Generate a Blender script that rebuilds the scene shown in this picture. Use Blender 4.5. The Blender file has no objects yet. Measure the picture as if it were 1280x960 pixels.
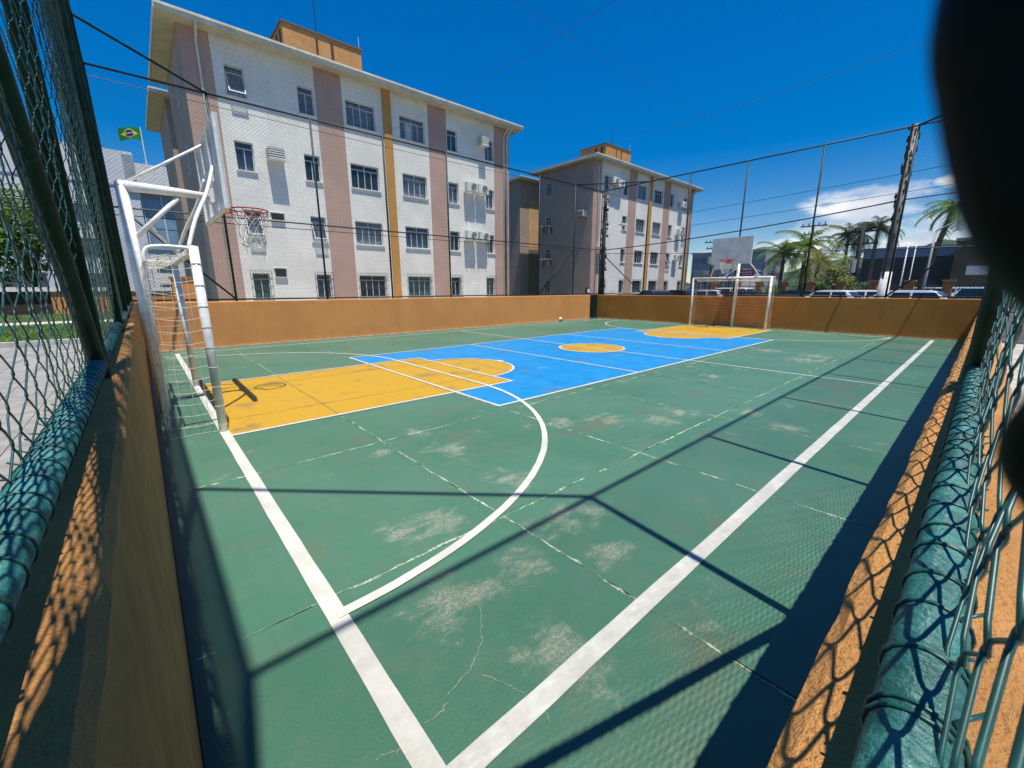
import bpy, math, random
from mathutils import Vector, Matrix, Quaternion
import numpy as np
rnd = random.Random(7)
S = bpy.context.scene
COL = S.collection
R = math.radians

# ------------------------------------------------------------------ camera
F = 515.403; PITCH = R(13.03495); YAW = R(48.50895); ROLL = R(-.1148); CP = np.array([-.4974, -.9047, 1.5811])
_fw = np.array([math.cos(PITCH)*math.cos(YAW), math.cos(PITCH)*math.sin(YAW), -math.sin(PITCH)])
_rt = np.array([math.sin(YAW), -math.cos(YAW), 0.]); _up = np.cross(_rt, _fw)
_r = _rt*math.cos(ROLL)+_up*math.sin(ROLL); _u = -_rt*math.sin(ROLL)+_up*math.cos(ROLL)
def ray(x, y): return _fw+(x-640)/F*_r+(480-y)/F*_u
def on(x, y, ax, v):                       # photo pixel -> point on the plane axis = v
    d = ray(x, y); t = (v-CP[ax])/d[ax]; return CP+t*d
cam = bpy.data.cameras.new('camera'); camo = bpy.data.objects.new('camera', cam); COL.objects.link(camo)
cam.sensor_width = 36; cam.lens = F/1280*36; cam.clip_start = .002; cam.clip_end = 5000
m = Matrix(((_r[0], _u[0], -_fw[0], CP[0]), (_r[1], _u[1], -_fw[1], CP[1]), (_r[2], _u[2], -_fw[2], CP[2]), (0, 0, 0, 1)))
camo.matrix_world = m
cam.dof.use_dof = True; cam.dof.focus_distance = 6; cam.dof.aperture_fstop = 20
S.camera = camo

# ------------------------------------------------------------------ sky and sun
SUN = Vector((.040, .281, -1)).normalized()
EL = math.asin(-SUN.z); AZ = math.atan2(-SUN.x, -SUN.y)
world = bpy.data.worlds.new('World'); S.world = world; world.use_nodes = True
sun = bpy.data.lights.new('sun', 'SUN'); sun.energy = 5.0; sun.angle = R(.5); sun.color = (1, .95, .86)
suno = bpy.data.objects.new('sun', sun); COL.objects.link(suno); suno.location = (0, 0, 40)
suno.rotation_euler = SUN.to_track_quat('-Z', 'Y').to_euler()
S.view_settings.view_transform = 'Standard'; S.view_settings.look = 'None'
S.view_settings.exposure = .38; S.view_settings.gamma = 1

class NG:                                   # tiny node-graph helper
    def __init__(s, tree): s.t = tree; s.n = tree.nodes; s.l = tree.links
    def node(s, ty, **kw):
        n = s.n.new(ty)
        for k, v in kw.items(): setattr(n, k, v)
        return n
    def put(s, sock, v):
        if v is None: return
        if isinstance(v, (int, float)): sock.default_value = v
        elif isinstance(v, (tuple, list)):
            sock.default_value = tuple(v)+(1,) if len(v) == 3 and len(sock.default_value) == 4 else tuple(v)
        else: s.l.new(v, sock)
    def m(s, op, a, b=None, c=None, clamp=False):
        n = s.node('ShaderNodeMath', operation=op, use_clamp=clamp)
        s.put(n.inputs[0], a); s.put(n.inputs[1], b); s.put(n.inputs[2], c); return n.outputs[0]
    def v(s, op, a, b=None):
        n = s.node('ShaderNodeVectorMath', operation=op)
        s.put(n.inputs[0], a); s.put(n.inputs[1], b)
        return n.outputs['Value'] if op in ('DOT_PRODUCT', 'LENGTH', 'DISTANCE') else n.outputs[0]
    def mix(s, f, a, b, blend='MIX'):
        n = s.node('ShaderNodeMix', data_type='RGBA', blend_type=blend)
        s.put(n.inputs[0], f); s.put(n.inputs[6], a); s.put(n.inputs[7], b); return n.outputs[2]
    def noise(s, vec, scale, detail=4, rough=.55, dist=0):
        n = s.node('ShaderNodeTexNoise'); s.put(n.inputs['Vector'], vec); n.inputs['Scale'].default_value = scale
        n.inputs['Detail'].default_value = detail; n.inputs['Roughness'].default_value = rough; n.inputs['Distortion'].default_value = dist
        return n.outputs[0]
    def ramp(s, f, a, b, ca=0., cb=1.):
        n = s.node('ShaderNodeMapRange', interpolation_type='SMOOTHSTEP'); s.put(n.inputs[0], f)
        n.inputs[1].default_value = a; n.inputs[2].default_value = b; n.inputs[3].default_value = ca; n.inputs[4].default_value = cb
        return n.outputs[0]
    def sep(s, v):
        n = s.node('ShaderNodeSeparateXYZ'); s.put(n.inputs[0], v); return n.outputs
    def comb(s, x, y, z):
        n = s.node('ShaderNodeCombineXYZ'); s.put(n.inputs[0], x); s.put(n.inputs[1], y); s.put(n.inputs[2], z); return n.outputs[0]

def make_world():
    g = NG(world.node_tree); g.n.clear()
    out = g.node('ShaderNodeOutputWorld'); bg = g.node('ShaderNodeBackground'); bg.inputs[1].default_value = .085
    sky = g.node('ShaderNodeTexSky', sky_type='NISHITA', sun_disc=False)
    sky.sun_elevation = EL; sky.sun_rotation = AZ; sky.air_density = 1.0; sky.dust_density = .0; sky.ozone_density = 3.5; sky.altitude = 0
    hs = g.node('ShaderNodeHueSaturation'); hs.inputs['Saturation'].default_value = 1.85; hs.inputs['Hue'].default_value = .512
    hs.inputs['Value'].default_value = 1.7
    gm = g.node('ShaderNodeGamma'); gm.inputs[1].default_value = .75; g.l.new(sky.outputs[0], gm.inputs[0]); g.l.new(gm.outputs[0], hs.inputs['Color'])
    d = g.node('ShaderNodeTexCoord').outputs['Generated']; x, y, z = g.sep(d)
    # cumulus low over the horizon: noise shaped by soft banks, the same all round
    q = g.v('MULTIPLY', d, (1, 1, 2.3))
    n1 = g.noise(q, 7., 9, .6, .15); n2 = g.noise(q, 2.2, 3)
    mask = None
    for px, py, rx, rz in ((1085, 258, .13, .042), (1165, 302, .14, .045), (1010, 308, .13, .03), (920, 320, .11, .025), (1198, 226, .035, .014), (20, 260, .2, .08)):
        c = ray(px, py); c = c/np.linalg.norm(c)
        e = g.v('MULTIPLY', g.v('SUBTRACT', d, tuple(c)), (1/rx, 1/rx, 1/rz))
        k = g.m('SUBTRACT', 1, g.v('LENGTH', e), clamp=True)
        mask = k if mask is None else g.m('MAXIMUM', mask, k)
    band = g.m('MULTIPLY', g.ramp(z, .0, .03), g.m('MULTIPLY', g.ramp(z, .10, .16, 1, 0), g.ramp(n2, .47, .62)))
    mask = g.m('MAXIMUM', mask, g.m('MULTIPLY', band, .4))
    f = g.m('ADD', g.m('MULTIPLY', mask, .75), g.m('MULTIPLY', g.m('SUBTRACT', n1, .5), 1.7))
    f = g.m('MULTIPLY', g.ramp(f, .2, .62), g.ramp(mask, .0, .12))
    lump = g.ramp(g.noise(g.v('ADD', q, (0, 0, .05)), 9, 6), .35, .7)
    cc = g.mix(lump, (6.4, 7.0, 8.0), (10.2, 10.3, 10.5))
    col = g.mix(f, hs.outputs[0], cc)
    g.l.new(col, bg.inputs[0]); g.l.new(bg.outputs[0], out.inputs[0])
make_world()

# ------------------------------------------------------------------ materials
MATS = {}
def mat(name, col, rough=.6, var=.12, scale=6., bump=0., bscale=60., metal=0., spec=.4, coord='pos', col2=None, alpha=None, streak=0., brick=None, sheen=0):
    if name in MATS: return MATS[name]
    M = bpy.data.materials.new(name); M.use_nodes = True; MATS[name] = M
    g = NG(M.node_tree); b = g.n['Principled BSDF']
    if coord == 'pos': vec = g.node('ShaderNodeNewGeometry').outputs['Position']
    else: vec = g.node('ShaderNodeTexCoord').outputs['Object']
    c2 = col2 or tuple(max(0, c*(1-var*2.2)) for c in col)
    n = g.noise(vec, scale, 6, .6)
    f = g.ramp(n, .3, .72)
    base = g.mix(f, c2, tuple(min(1, c*(1+var*.5)) for c in col))
    if streak:
        st = g.noise(g.v('MULTIPLY', vec, (9, 9, .35)), 1.6, 5)
        base = g.mix(g.m('MULTIPLY', g.ramp(st, .48, .75), streak), base, tuple(c*.45 for c in col))
    b.inputs['Roughness'].default_value = rough
    b.inputs['Metallic'].default_value = metal; b.inputs['Specular IOR Level'].default_value = spec
    nb = None
    if bump:
        h = g.noise(vec, bscale, 5, .65)
        bp = g.node('ShaderNodeBump'); bp.inputs['Strength'].default_value = bump; bp.inputs['Distance'].default_value = .02
        g.l.new(h, bp.inputs['Height']); nb = bp.outputs[0]
    if brick:                               # courses of painted block, too small to pick apart: (w, h, strength)
        p = g.sep(vec)
        bt = g.node('ShaderNodeTexBrick'); bt.inputs['Scale'].default_value = 1; bt.inputs['Mortar Size'].default_value = .008
        bt.inputs['Mortar Smooth'].default_value = .3
        bt.inputs['Brick Width'].default_value = brick[0]; bt.inputs['Row Height'].default_value = brick[1]
        g.l.new(g.comb(g.m('ADD', p[0], p[1]), p[2], 0), bt.inputs['Vector'])
        bp = g.node('ShaderNodeBump', invert=True); bp.inputs['Strength'].default_value = brick[2]; bp.inputs['Distance'].default_value = .01
        g.l.new(bt.outputs['Fac'], bp.inputs['Height'])
        if nb: g.l.new(nb, bp.inputs['Normal'])
        nb = bp.outputs[0]
        base = g.mix(g.m('MULTIPLY', bt.outputs['Fac'], .38), base, tuple(c*.6 for c in col))
    g.put(b.inputs['Base Color'], base)
    if nb: g.l.new(nb, b.inputs['Normal'])
    if alpha is not None: b.inputs['Alpha'].default_value = alpha
    return M

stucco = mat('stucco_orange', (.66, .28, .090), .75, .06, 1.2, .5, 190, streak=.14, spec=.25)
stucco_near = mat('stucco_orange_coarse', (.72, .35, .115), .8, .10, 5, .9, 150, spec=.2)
stucco_shade = mat('stucco_orange_shaded', (.46, .18, .035), .75, .08, 1.3, .5, 190, streak=.25, spec=.25)  # grazing-light shade of the far wall put into a darker orange
pipe_g = mat('pipe_green_paint', (.045, .21, .19), .42, .28, 14, .35, 90, spec=.5, col2=(.012, .085, .075))
post_n = mat('post_green_near', (.005, .035, .022), .65, .3, 8, .2, 80, spec=.15)
post_g = mat('post_dark_green', (.005, .022, .016), .5, .3, 8, .2, 80, spec=.4)
wire_g = mat('wire_green_pvc', (.010, .075, .065), .38, .2, 30, spec=.5)
wire_far = mat('wire_dark_green', (.010, .045, .036), .5, .1, 10)
wire_k = mat('wire_black', (.012, .012, .014), .5, .1, 10)
white_m = mat('white_metal_paint', (.80, .79, .75), .4, .10, 9, .1, 60, spec=.5)
rope = mat('net_rope_white', (.72, .70, .62), .8, .12, 20)
red_m = mat('rim_red_paint', (.42, .02, .022), .4, .15, 20)
white_wall = mat('facade_white', (.82, .79, .71), .8, .06, .8, .15, 60, streak=.10, brick=(.4, .2, .5))
pink_wall = mat('facade_pink', (.50, .33, .26), .8, .06, .8, .15, 60, streak=.10, brick=(.4, .2, .4))
beige_wall = mat('facade_beige', (.42, .32, .255), .8, .08, .6, .15, 60, streak=.16, brick=(.4, .2, .3))
orange_wall = mat('facade_orange', (.55, .27, .07), .75, .08, 1, .1, 60, streak=.1)
tan_wall = mat('facade_tan', (.60, .38, .20), .8, .06, 1, .1, 60)
fascia_m = mat('fascia_cream', (.70, .67, .56), .6, .10, 1.5, .05, 40, streak=.2)
soffit_m = mat('soffit_cream', (.62, .56, .36), .7, .08, 2)
frame_m = mat('window_aluminium', (.62, .64, .66), .4, .08, 8, metal=.0, spec=.5)
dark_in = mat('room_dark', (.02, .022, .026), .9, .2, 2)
curtain_m = mat('curtain_pale', (.72, .75, .78), .9, .15, 3)
curtain_b = mat('curtain_blue', (.22, .34, .50), .9, .15, 3)
curtain_g = mat('curtain_green', (.2, .5, .42), .9, .15, 3)
concrete = mat('pole_concrete', (.30, .28, .26), .85, .2, 5, .5, 40)
dark_c = mat('pole_dark', (.05, .045, .042), .85, .3, 9, .6, 30)
paint_w = mat('whitewash', (.75, .74, .72), .8, .1, 6)
ac_white = mat('ac_plastic', (.72, .72, .68), .5, .08, 9)
ac_dark = mat('ac_dark_grille', (.05, .05, .055), .6, .1, 9)
def glass_mat(name, col, alpha, rough=.04):
    M = bpy.data.materials.new(name); M.use_nodes = True
    b = M.node_tree.nodes['Principled BSDF']; b.inputs['Base Color'].default_value = (*col, 1); b.inputs['Roughness'].default_value = rough
    b.inputs['Alpha'].default_value = alpha; b.inputs['Specular IOR Level'].default_value = .8; return M
pane_m = glass_mat('window_pane', (.05, .075, .10), .28)
car_glass = glass_mat('car_glass', (.012, .016, .022), 1., .06)

# court: green acrylic paint, blue and ochre zones, wear and scuffs
def court_material():
    M = bpy.data.materials.new('court_paint'); M.use_nodes = True; g = NG(M.node_tree); b = g.n['Principled BSDF']
    pos = g.node('ShaderNodeNewGeometry').outputs['Position']
    wob = g.m('MULTIPLY', g.m('SUBTRACT', g.noise(pos, 14, 3), .5), .03)
    x, y, z = g.sep(pos); xw = g.m('ADD', x, wob); yw = g.m('ADD', y, wob)
    def rect(x0, x1, y0, y1):
        a = g.m('MULTIPLY', g.m('GREATER_THAN', xw, x0), g.m('LESS_THAN', xw, x1))
        c = g.m('MULTIPLY', g.m('GREATER_THAN', yw, y0), g.m('LESS_THAN', yw, y1)); return g.m('MULTIPLY', a, c)
    def circ(cx, cy, r):
        dd = g.v('DISTANCE', g.comb(xw, yw, 0), (cx, cy, 0)); return g.m('LESS_THAN', dd, r)
    big = g.noise(pos, .55, 4); med = g.noise(pos, 2.6, 6, .62); fine = g.noise(pos, 55, 5, .7); vf = g.noise(pos, 170, 3, .7)
    grain = g.noise(g.v('MULTIPLY', pos, (1, 5, 1)), 9, 5, .7)
    green = g.mix(g.ramp(big, .35, .65), (.050, .150, .094), (.070, .178, .118))
    green = g.mix(g.m('MULTIPLY', g.ramp(med, .45, .75), .55), green, (.105, .165, .112))
    green = g.mix(g.m('MULTIPLY', g.ramp(g.noise(pos, 1.1, 5, .6), .55, .75), .5), green, (.036, .125, .085))
    green = g.mix(g.m('MULTIPLY', g.ramp(g.noise(g.v('ADD', pos, (5, 3, 0)), 5.5, 8, .75), .45, .72), .55), green, (.098, .158, .112))
    green = g.mix(g.m('MULTIPLY', g.ramp(g.noise(g.v('MULTIPLY', pos, (1, 3, 1)), 22, 6, .75), .55, .75), .4), green, (.15, .20, .15))
    blue = g.mix(g.ramp(med, .3, .7), (.005, .195, .47), (.010, .245, .55))
    yel = g.mix(g.ramp(grain, .3, .7), (.45, .25, .013), (.54, .315, .018))
    yel = g.mix(g.m('MULTIPLY', g.ramp(g.noise(pos, 1.7, 5, .65), .56, .68), .7), yel, (.20, .155, .085))
    CX = 17.56
    mb = rect(3.0, 14.1, 3.32, 8.82)
    my = rect(0.0, 4.18, 4.38, 7.69)
    for k in (circ(4.18, 6.03, 1.12), rect(CX-4.18, CX, 4.38, 7.69), circ(CX-4.18, 6.03, 1.12), circ(8.56, 6.05, .87)): my = g.m('MAXIMUM', my, k)
    col = g.mix(mb, green, blue); col = g.mix(my, col, yel)
    # worn patches where the concrete grit shows: photo spots on the floor + scattered ones
    spots = [((550, 655), .28), ((500, 665), .2), ((560, 560), .3), ((640, 600), .26), ((760, 525), .34), ((700, 528), .25), ((830, 525), .3), ((850, 515), .28), ((555, 755), .26), ((590, 745), .2),
             ((700, 650), .25), ((520, 540), .2), ((1020, 445), .5), ((960, 438), .5), ((1010, 450), .6), ((480, 565), .16), ((740, 640), .2), ((690, 810), .22), ((760, 690), .2), ((890, 470), .3), ((660, 705), .2), ((985, 535), .25), ((935, 515), .25)]
    pm = None
    for (px, py), r in spots:
        w = on(px, py, 2, 0)
        k = g.m('SUBTRACT', 1, g.m('MULTIPLY', g.v('DISTANCE', g.comb(x, y, 0), (w[0], w[1], 0)), 1/(r*1.35)), clamp=True)
        pm = k if pm is None else g.m('MAXIMUM', pm, k)
    patch = g.ramp(g.m('ADD', pm, g.m('MULTIPLY', g.m('SUBTRACT', g.noise(g.v('MULTIPLY', pos, (1, 1.6, 1)), 4.5, 7, .72), .5), 3.2)), .35, 1.15)
    patch = g.m('MULTIPLY', patch, g.ramp(pm, .02, .3))
    gen = g.m('MULTIPLY', g.ramp(g.noise(pos, 2.1, 6, .7), .60, .70), .55)
    patch = g.m('MAXIMUM', patch, gen)
    speck = g.ramp(fine, .42, .62)
    wornc = g.mix(vf, (.14, .125, .09), (.50, .47, .38))
    col = g.mix(g.m('MULTIPLY', patch, g.m('ADD', g.m('MULTIPLY', speck, .62), .24)), col, wornc)
    # brownish stains, tiny pale chips, dirt near the walls
    stain = g.m('MULTIPLY', g.ramp(g.noise(g.v('ADD', pos, (31, 7, 0)), 1.3, 4), .56, .72), .5)
    col = g.mix(stain, col, (.135, .125, .075))
    chips = g.m('MULTIPLY', g.ramp(g.noise(pos, 26, 2), .76, .80), .75)
    col = g.mix(chips, col, (.42, .44, .38))
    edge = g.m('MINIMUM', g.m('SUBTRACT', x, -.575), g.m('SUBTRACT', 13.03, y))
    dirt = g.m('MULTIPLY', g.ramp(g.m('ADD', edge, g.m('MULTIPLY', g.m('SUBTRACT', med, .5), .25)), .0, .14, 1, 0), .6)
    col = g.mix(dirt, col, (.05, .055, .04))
    spec = g.m('MULTIPLY', g.m('SUBTRACT', vf, .5), .35)
    col = g.mix(1., col, g.mix(g.ramp(vf, .3, .7), (.80, .80, .80), (1.16, 1.16, 1.16)), 'MULTIPLY')
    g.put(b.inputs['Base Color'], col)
    g.put(b.inputs['Roughness'], g.m('ADD', .46, g.m('MULTIPLY', patch, .35))); b.inputs['Specular IOR Level'].default_value = .38
    bp = g.node('ShaderNodeBump'); bp.inputs['Strength'].default_value = .35; bp.inputs['Distance'].default_value = .006
    g.l.new(g.m('ADD', fine, g.m('MULTIPLY', patch, -.6)), bp.inputs['Height']); g.l.new(bp.outputs[0], b.inputs['Normal'])
    return M
court_m = court_material()
def line_material():
    M = bpy.data.materials.new('line_paint'); M.use_nodes = True; g = NG(M.node_tree); b = g.n['Principled BSDF']
    pos = g.node('ShaderNodeNewGeometry').outputs['Position']
    a = g.noise(pos, 3.5, 6, .7); f = g.noise(pos, 60, 4, .7)
    w = g.mix(g.ramp(a, .35, .7), (.48, .47, .42), (.62, .61, .56))
    worn = g.m('MULTIPLY', g.ramp(g.m('ADD', g.m('MULTIPLY', a, .6), g.m('MULTIPLY', f, .4)), .56, .66), .35)
    g.put(b.inputs['Base Color'], g.mix(worn, w, (.33, .37, .31))); b.inputs['Roughness'].default_value = .55; return M
line_m = line_material()
def filler_material():
    M = bpy.data.materials.new('joint_filler'); M.use_nodes = True; g = NG(M.node_tree); b = g.n['Principled BSDF']
    pos = g.node('ShaderNodeNewGeometry').outputs['Position']
    a = g.noise(pos, 4, 5, .7); f = g.noise(pos, 40, 4, .7)
    c = g.mix(g.ramp(f, .35, .6), (.10, .19, .12), (.52, .56, .38))
    c = g.mix(g.ramp(a, .42, .6), (.07, .15, .10), c); x, y, z = g.sep(pos)
    def rect(x0, x1, y0, y1):
        p = g.m('MULTIPLY', g.m('GREATER_THAN', x, x0), g.m('LESS_THAN', x, x1)); q_ = g.m('MULTIPLY', g.m('GREATER_THAN', y, y0), g.m('LESS_THAN', y, y1)); return g.m('MULTIPLY', p, q_)
    c = g.mix(g.m('MULTIPLY', rect(3.0, 14.1, 3.32, 8.82), .93), c, (.006, .16, .40)); ky = g.m('MAXIMUM', rect(0, 4.18, 4.38, 7.69), rect(13.38, 17.56, 4.38, 7.69))
    c = g.mix(g.m('MULTIPLY', ky, .9), c, (.26, .15, .02))
    g.put(b.inputs['Base Color'], c); b.inputs['Roughness'].default_value = .8; return M
filler_m = filler_material()

# ------------------------------------------------------------------ mesh and object helpers
OFF = {}
class MB:
    def __init__(s): s.v = []; s.f = []
    def quad(s, *p): i = len(s.v); s.v += [tuple(q) for q in p]; s.f.append(tuple(range(i, i+len(p))))
    def box(s, a, b, rz=0, c=None):
        x0, y0, z0 = a; x1, y1, z1 = b; i = len(s.v)
        P = [(x0, y0, z0), (x1, y0, z0), (x1, y1, z0), (x0, y1, z0), (x0, y0, z1), (x1, y0, z1), (x1, y1, z1), (x0, y1, z1)]
        if rz:
            cx, cy = c or ((x0+x1)/2, (y0+y1)/2); ca, sa = math.cos(rz), math.sin(rz)
            P = [(cx+(x-cx)*ca-(y-cy)*sa, cy+(x-cx)*sa+(y-cy)*ca, z) for x, y, z in P]
        s.v += P; s.f += [tuple(i+k for k in q) for q in ((0, 3, 2, 1), (4, 5, 6, 7), (0, 1, 5, 4), (1, 2, 6, 5), (2, 3, 7, 6), (3, 0, 4, 7))]; return s
    def tube(s, pts, r, n=8, caps=True, closed=False):
        P = [Vector(p) for p in pts]; N = len(P); rr = r if isinstance(r, (list, tuple)) else [r]*N
        i0 = len(s.v); up = None
        for k in range(N):
            a = P[k-1] if (k or closed) else P[0]; b = P[(k+1) % N] if (k < N-1 or closed) else P[k]
            t = (b-a); t = t.normalized() if t.length > 1e-9 else Vector((0, 0, 1))
            if up is None: up = Vector((0, 0, 1)) if abs(t.z) < .9 else Vector((1, 0, 0))
            e = t.cross(up)
            if e.length < 1e-6: e = t.orthogonal()
            e.normalize(); w = e.cross(t); up = w
            for j in range(n):
                an = 2*math.pi*j/n; q = P[k]+(e*math.cos(an)+w*math.sin(an))*rr[k]; s.v.append((q.x, q.y, q.z))
        for k in range(N if closed else N-1):
            k2 = (k+1) % N
            for j in range(n): s.f.append((i0+k*n+j, i0+k*n+(j+1) % n, i0+k2*n+(j+1) % n, i0+k2*n+j))
        if caps and not closed: s.f += [tuple(i0+j for j in range(n))[::-1], tuple(i0+(N-1)*n+j for j in range(n))]
        return s
    def cyl(s, a, b, r, n=10): return s.tube([a, b], r, n)
    def lathe(s, c, prof, n=12):
        return s.tube([(c[0], c[1], c[2]+z) for z, r in prof], [r for z, r in prof], n)
    def prism(s, poly, z0, z1):
        i = len(s.v); n = len(poly); s.v += [(x, y, z0) for x, y in poly]+[(x, y, z1) for x, y in poly]
        s.f += [tuple(i+k for k in range(n))[::-1], tuple(i+n+k for k in range(n))]
        s.f += [(i+k, i+(k+1) % n, i+n+(k+1) % n, i+n+k) for k in range(n)]; return s
    def grid(s, fn, nu, nv):
        i = len(s.v)
        for a in range(nu+1):
            for b in range(nv+1): s.v.append(tuple(fn(a/nu, b/nv)))
        for a in range(nu):
            for b in range(nv): s.f.append((i+a*(nv+1)+b, i+(a+1)*(nv+1)+b, i+(a+1)*(nv+1)+b+1, i+a*(nv+1)+b+1))
        return s
    def mesh(s, name, off=(0, 0, 0), smooth=False):
        me = bpy.data.meshes.new(name); me.from_pydata([(x-off[0], y-off[1], z-off[2]) for x, y, z in s.v], [], s.f); me.update()
        if smooth: me.polygons.foreach_set('use_smooth', [True]*len(me.polygons))
        return me
    def build(s, name, material, parent=None, smooth=False, local=False, bevel=0, kind=None):
        off = (0, 0, 0) if (parent is None or local) else OFF.get(parent, (0, 0, 0))
        o = bpy.data.objects.new(name, s.mesh(name, off, smooth)); COL.objects.link(o)
        o.data.materials.append(material)
        if parent is not None: o.parent = parent; OFF[o] = OFF.get(parent, (0, 0, 0))
        if bevel:
            md = o.modifiers.new('bevel', 'BEVEL'); md.width = bevel; md.segments = 2; md.limit_method = 'ANGLE'
        if kind: o['kind'] = kind
        return o
def tag(o, label, cat, group=None):
    o['label'] = label; o['category'] = cat
    if group: o['group'] = group
    return o
def thing(name, label, cat, loc=(0, 0, 0), group=None, rz=0):
    o = bpy.data.objects.new(name, None); COL.objects.link(o); o.location = loc; o.rotation_euler.z = rz
    o.empty_display_size = .2; OFF[o] = tuple(loc); return tag(o, label, cat, group)
def inst(name, me, parent, loc=(0, 0, 0), rz=0):    # shared-mesh child placed in the parent's local space
    o = bpy.data.objects.new(name, me); COL.objects.link(o); o.location = loc; o.rotation_euler.z = rz
    if parent is not None: o.parent = parent
    return o
def struct(o): o['kind'] = 'structure'; return o
def copy_tree(o, parent=None):
    c = o.copy(); COL.objects.link(c); c.parent = parent
    for ch in list(o.children): copy_tree(ch, c)
    return c

# ------------------------------------------------------------------ ground and court
XW, YW, XF, YB, H, T = -.575, -.853, 18.06, 13.03, 1.25, 6.42      # inner wall faces, wall and fence heights
TH = .16
asphalt = mat('asphalt', (.085, .083, .08), .9, .25, 1.2, .6, 60)
paving = mat('paving_grey', (.30, .29, .275), .85, .14, 3, .4, 60)
paving2 = mat('paving_bed', (.16, .155, .145), .9, .2, 5)
struct(MB().box((-900, -900, -.4), (900, 900, -.03)).build('ground', asphalt))
floor = struct(MB().box((XW, YW, -.2), (XF, YB, -.012)).build('court_floor', mat('concrete_bed', (.06, .09, .06), .9, .2, 6)))
jx = [XW, 1.21, 2.97, 4.75, 6.5, 8.27, 10.03, 11.8, 13.55, 15.3, 17.05, XF]
jy = [YW, 1.12, 3.1, 5.08, 7.06, 9.04, 11.02, YB]
g2 = .004
for i in range(len(jx)-1):
    for j in range(len(jy)-1):
        MB().box((jx[i]+g2, jy[j]+g2, -.05), (jx[i+1]-g2, jy[j+1]-g2, 0)).build('slab', court_m, floor)
fl = MB()
def ribbon(mb, pts, w, z):                            # irregular strip lying on the floor
    L = []
    for k, p in enumerate(pts):
        a = pts[max(0, k-1)]; b = pts[min(len(pts)-1, k+1)]; dx, dy = b[0]-a[0], b[1]-a[1]; l = math.hypot(dx, dy) or 1
        ww = w*(.35+1.1*rnd.random()); L.append(((p[0]-dy/l*ww, p[1]+dx/l*ww), (p[0]+dy/l*ww, p[1]-dx/l*ww)))
    i = len(mb.v)
    for a, b in L: mb.v += [(a[0], a[1], z), (b[0], b[1], z)]
    for k in range(len(L)-1): mb.f.append((i+2*k, i+2*k+1, i+2*k+3, i+2*k+2))
def wander(a, b, n, amp):
    o = 0; out = []
    for k in range(n+1):
        t = k/n; o = o*.8+rnd.gauss(0, amp)
        dx, dy = b[0]-a[0], b[1]-a[1]; l = math.hypot(dx, dy)
        out.append((a[0]+dx*t-dy/l*o, a[1]+dy*t+dx/l*o))
    return out
for y in jy[1:-1]: ribbon(fl, wander((XW, y), (XF, y), 420, .0035), .0085, .0015)
for x in jx[1:-1]: ribbon(fl, wander((x, YW), (x, YB), 320, .0035), .0085, .0016)
fl.build('joint_filler', filler_m, floor, kind='stuff')
crack_m = mat('crack_line', (.09, .14, .10), .9, .5, 30, col2=(.30, .36, .26))
for pts in ([(560, 870), (585, 840), (604, 800), (600, 755)], [(604, 843), (640, 860), (672, 878), (690, 900)], [(470, 950), (490, 940), (505, 935)], [(560, 880), (545, 897), (530, 905)], [(700, 510), (690, 490), (672, 472)], [(880, 575), (912, 600), (905, 590)]):
    q = [on(a, b, 2, 0)[:2] for a, b in pts]; L = []
    for k in range(len(q)-1): L += wander(q[k], q[k+1], 16, .003)
    c = MB(); ribbon(c, L, .0017, .0021); c.build('crack', crack_m, floor)

def line(a, b, w, z=.0045):
    (x0, y0), (x1, y1) = a, b; dx, dy = x1-x0, y1-y0; l = math.hypot(dx, dy); nx, ny = -dy/l*w/2, dx/l*w/2
    mb = MB(); n = max(2, int(l/.25)); i = 0
    for k in range(n+1):
        t = k/n; x, y = x0+dx*t, y0+dy*t; j1, j2 = rnd.gauss(0, .0012), rnd.gauss(0, .0012)
        mb.v += [(x+nx*(1+j1/w*2), y+ny*(1+j1/w*2), z), (x-nx*(1+j2/w*2), y-ny*(1+j2/w*2), z)]
    for k in range(n): mb.f.append((2*k, 2*k+1, 2*k+3, 2*k+2))
    return mb.build('line_marking', line_m, floor)
def arc(cx, cy, r, a0, a1, w, z=.0052):
    mb = MB(); n = max(16, int(abs(a1-a0)*r/.08))
    for k in range(n+1):
        a = a0+(a1-a0)*k/n; c, s_ = math.cos(a), math.sin(a); j = rnd.gauss(0, .0012)
        mb.v += [(cx+(r+w/2+j)*c, cy+(r+w/2+j)*s_, z), (cx+(r-w/2+j)*c, cy+(r-w/2+j)*s_, z)]
    for k in range(n): mb.f.append((2*k, 2*k+1, 2*k+3, 2*k+2))
    return mb.build('line_marking', line_m, floor)
CX = 17.56; PI = math.pi
line((0, .0), (0, 12.33), .09, .0040); line((-.05, 0), (CX+.03, 0), .09, .0048); line((0, 12.33), (CX, 12.33), .05, .0044); line((CX, 0), (CX, 12.33), .05, .0050)
line((8.56, .045), (8.56, 12.30), .045, .0046)
for y in (3.32, 8.82): line((2.975, y), (14.125, y), .05, .0056)
for x in (3.0, 14.1): line((x, 3.3), (x, 8.84), .05, .0060)
for x in (6.49, 10.62): line((x, 3.34), (x, 8.80), .05, .0064)
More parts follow.
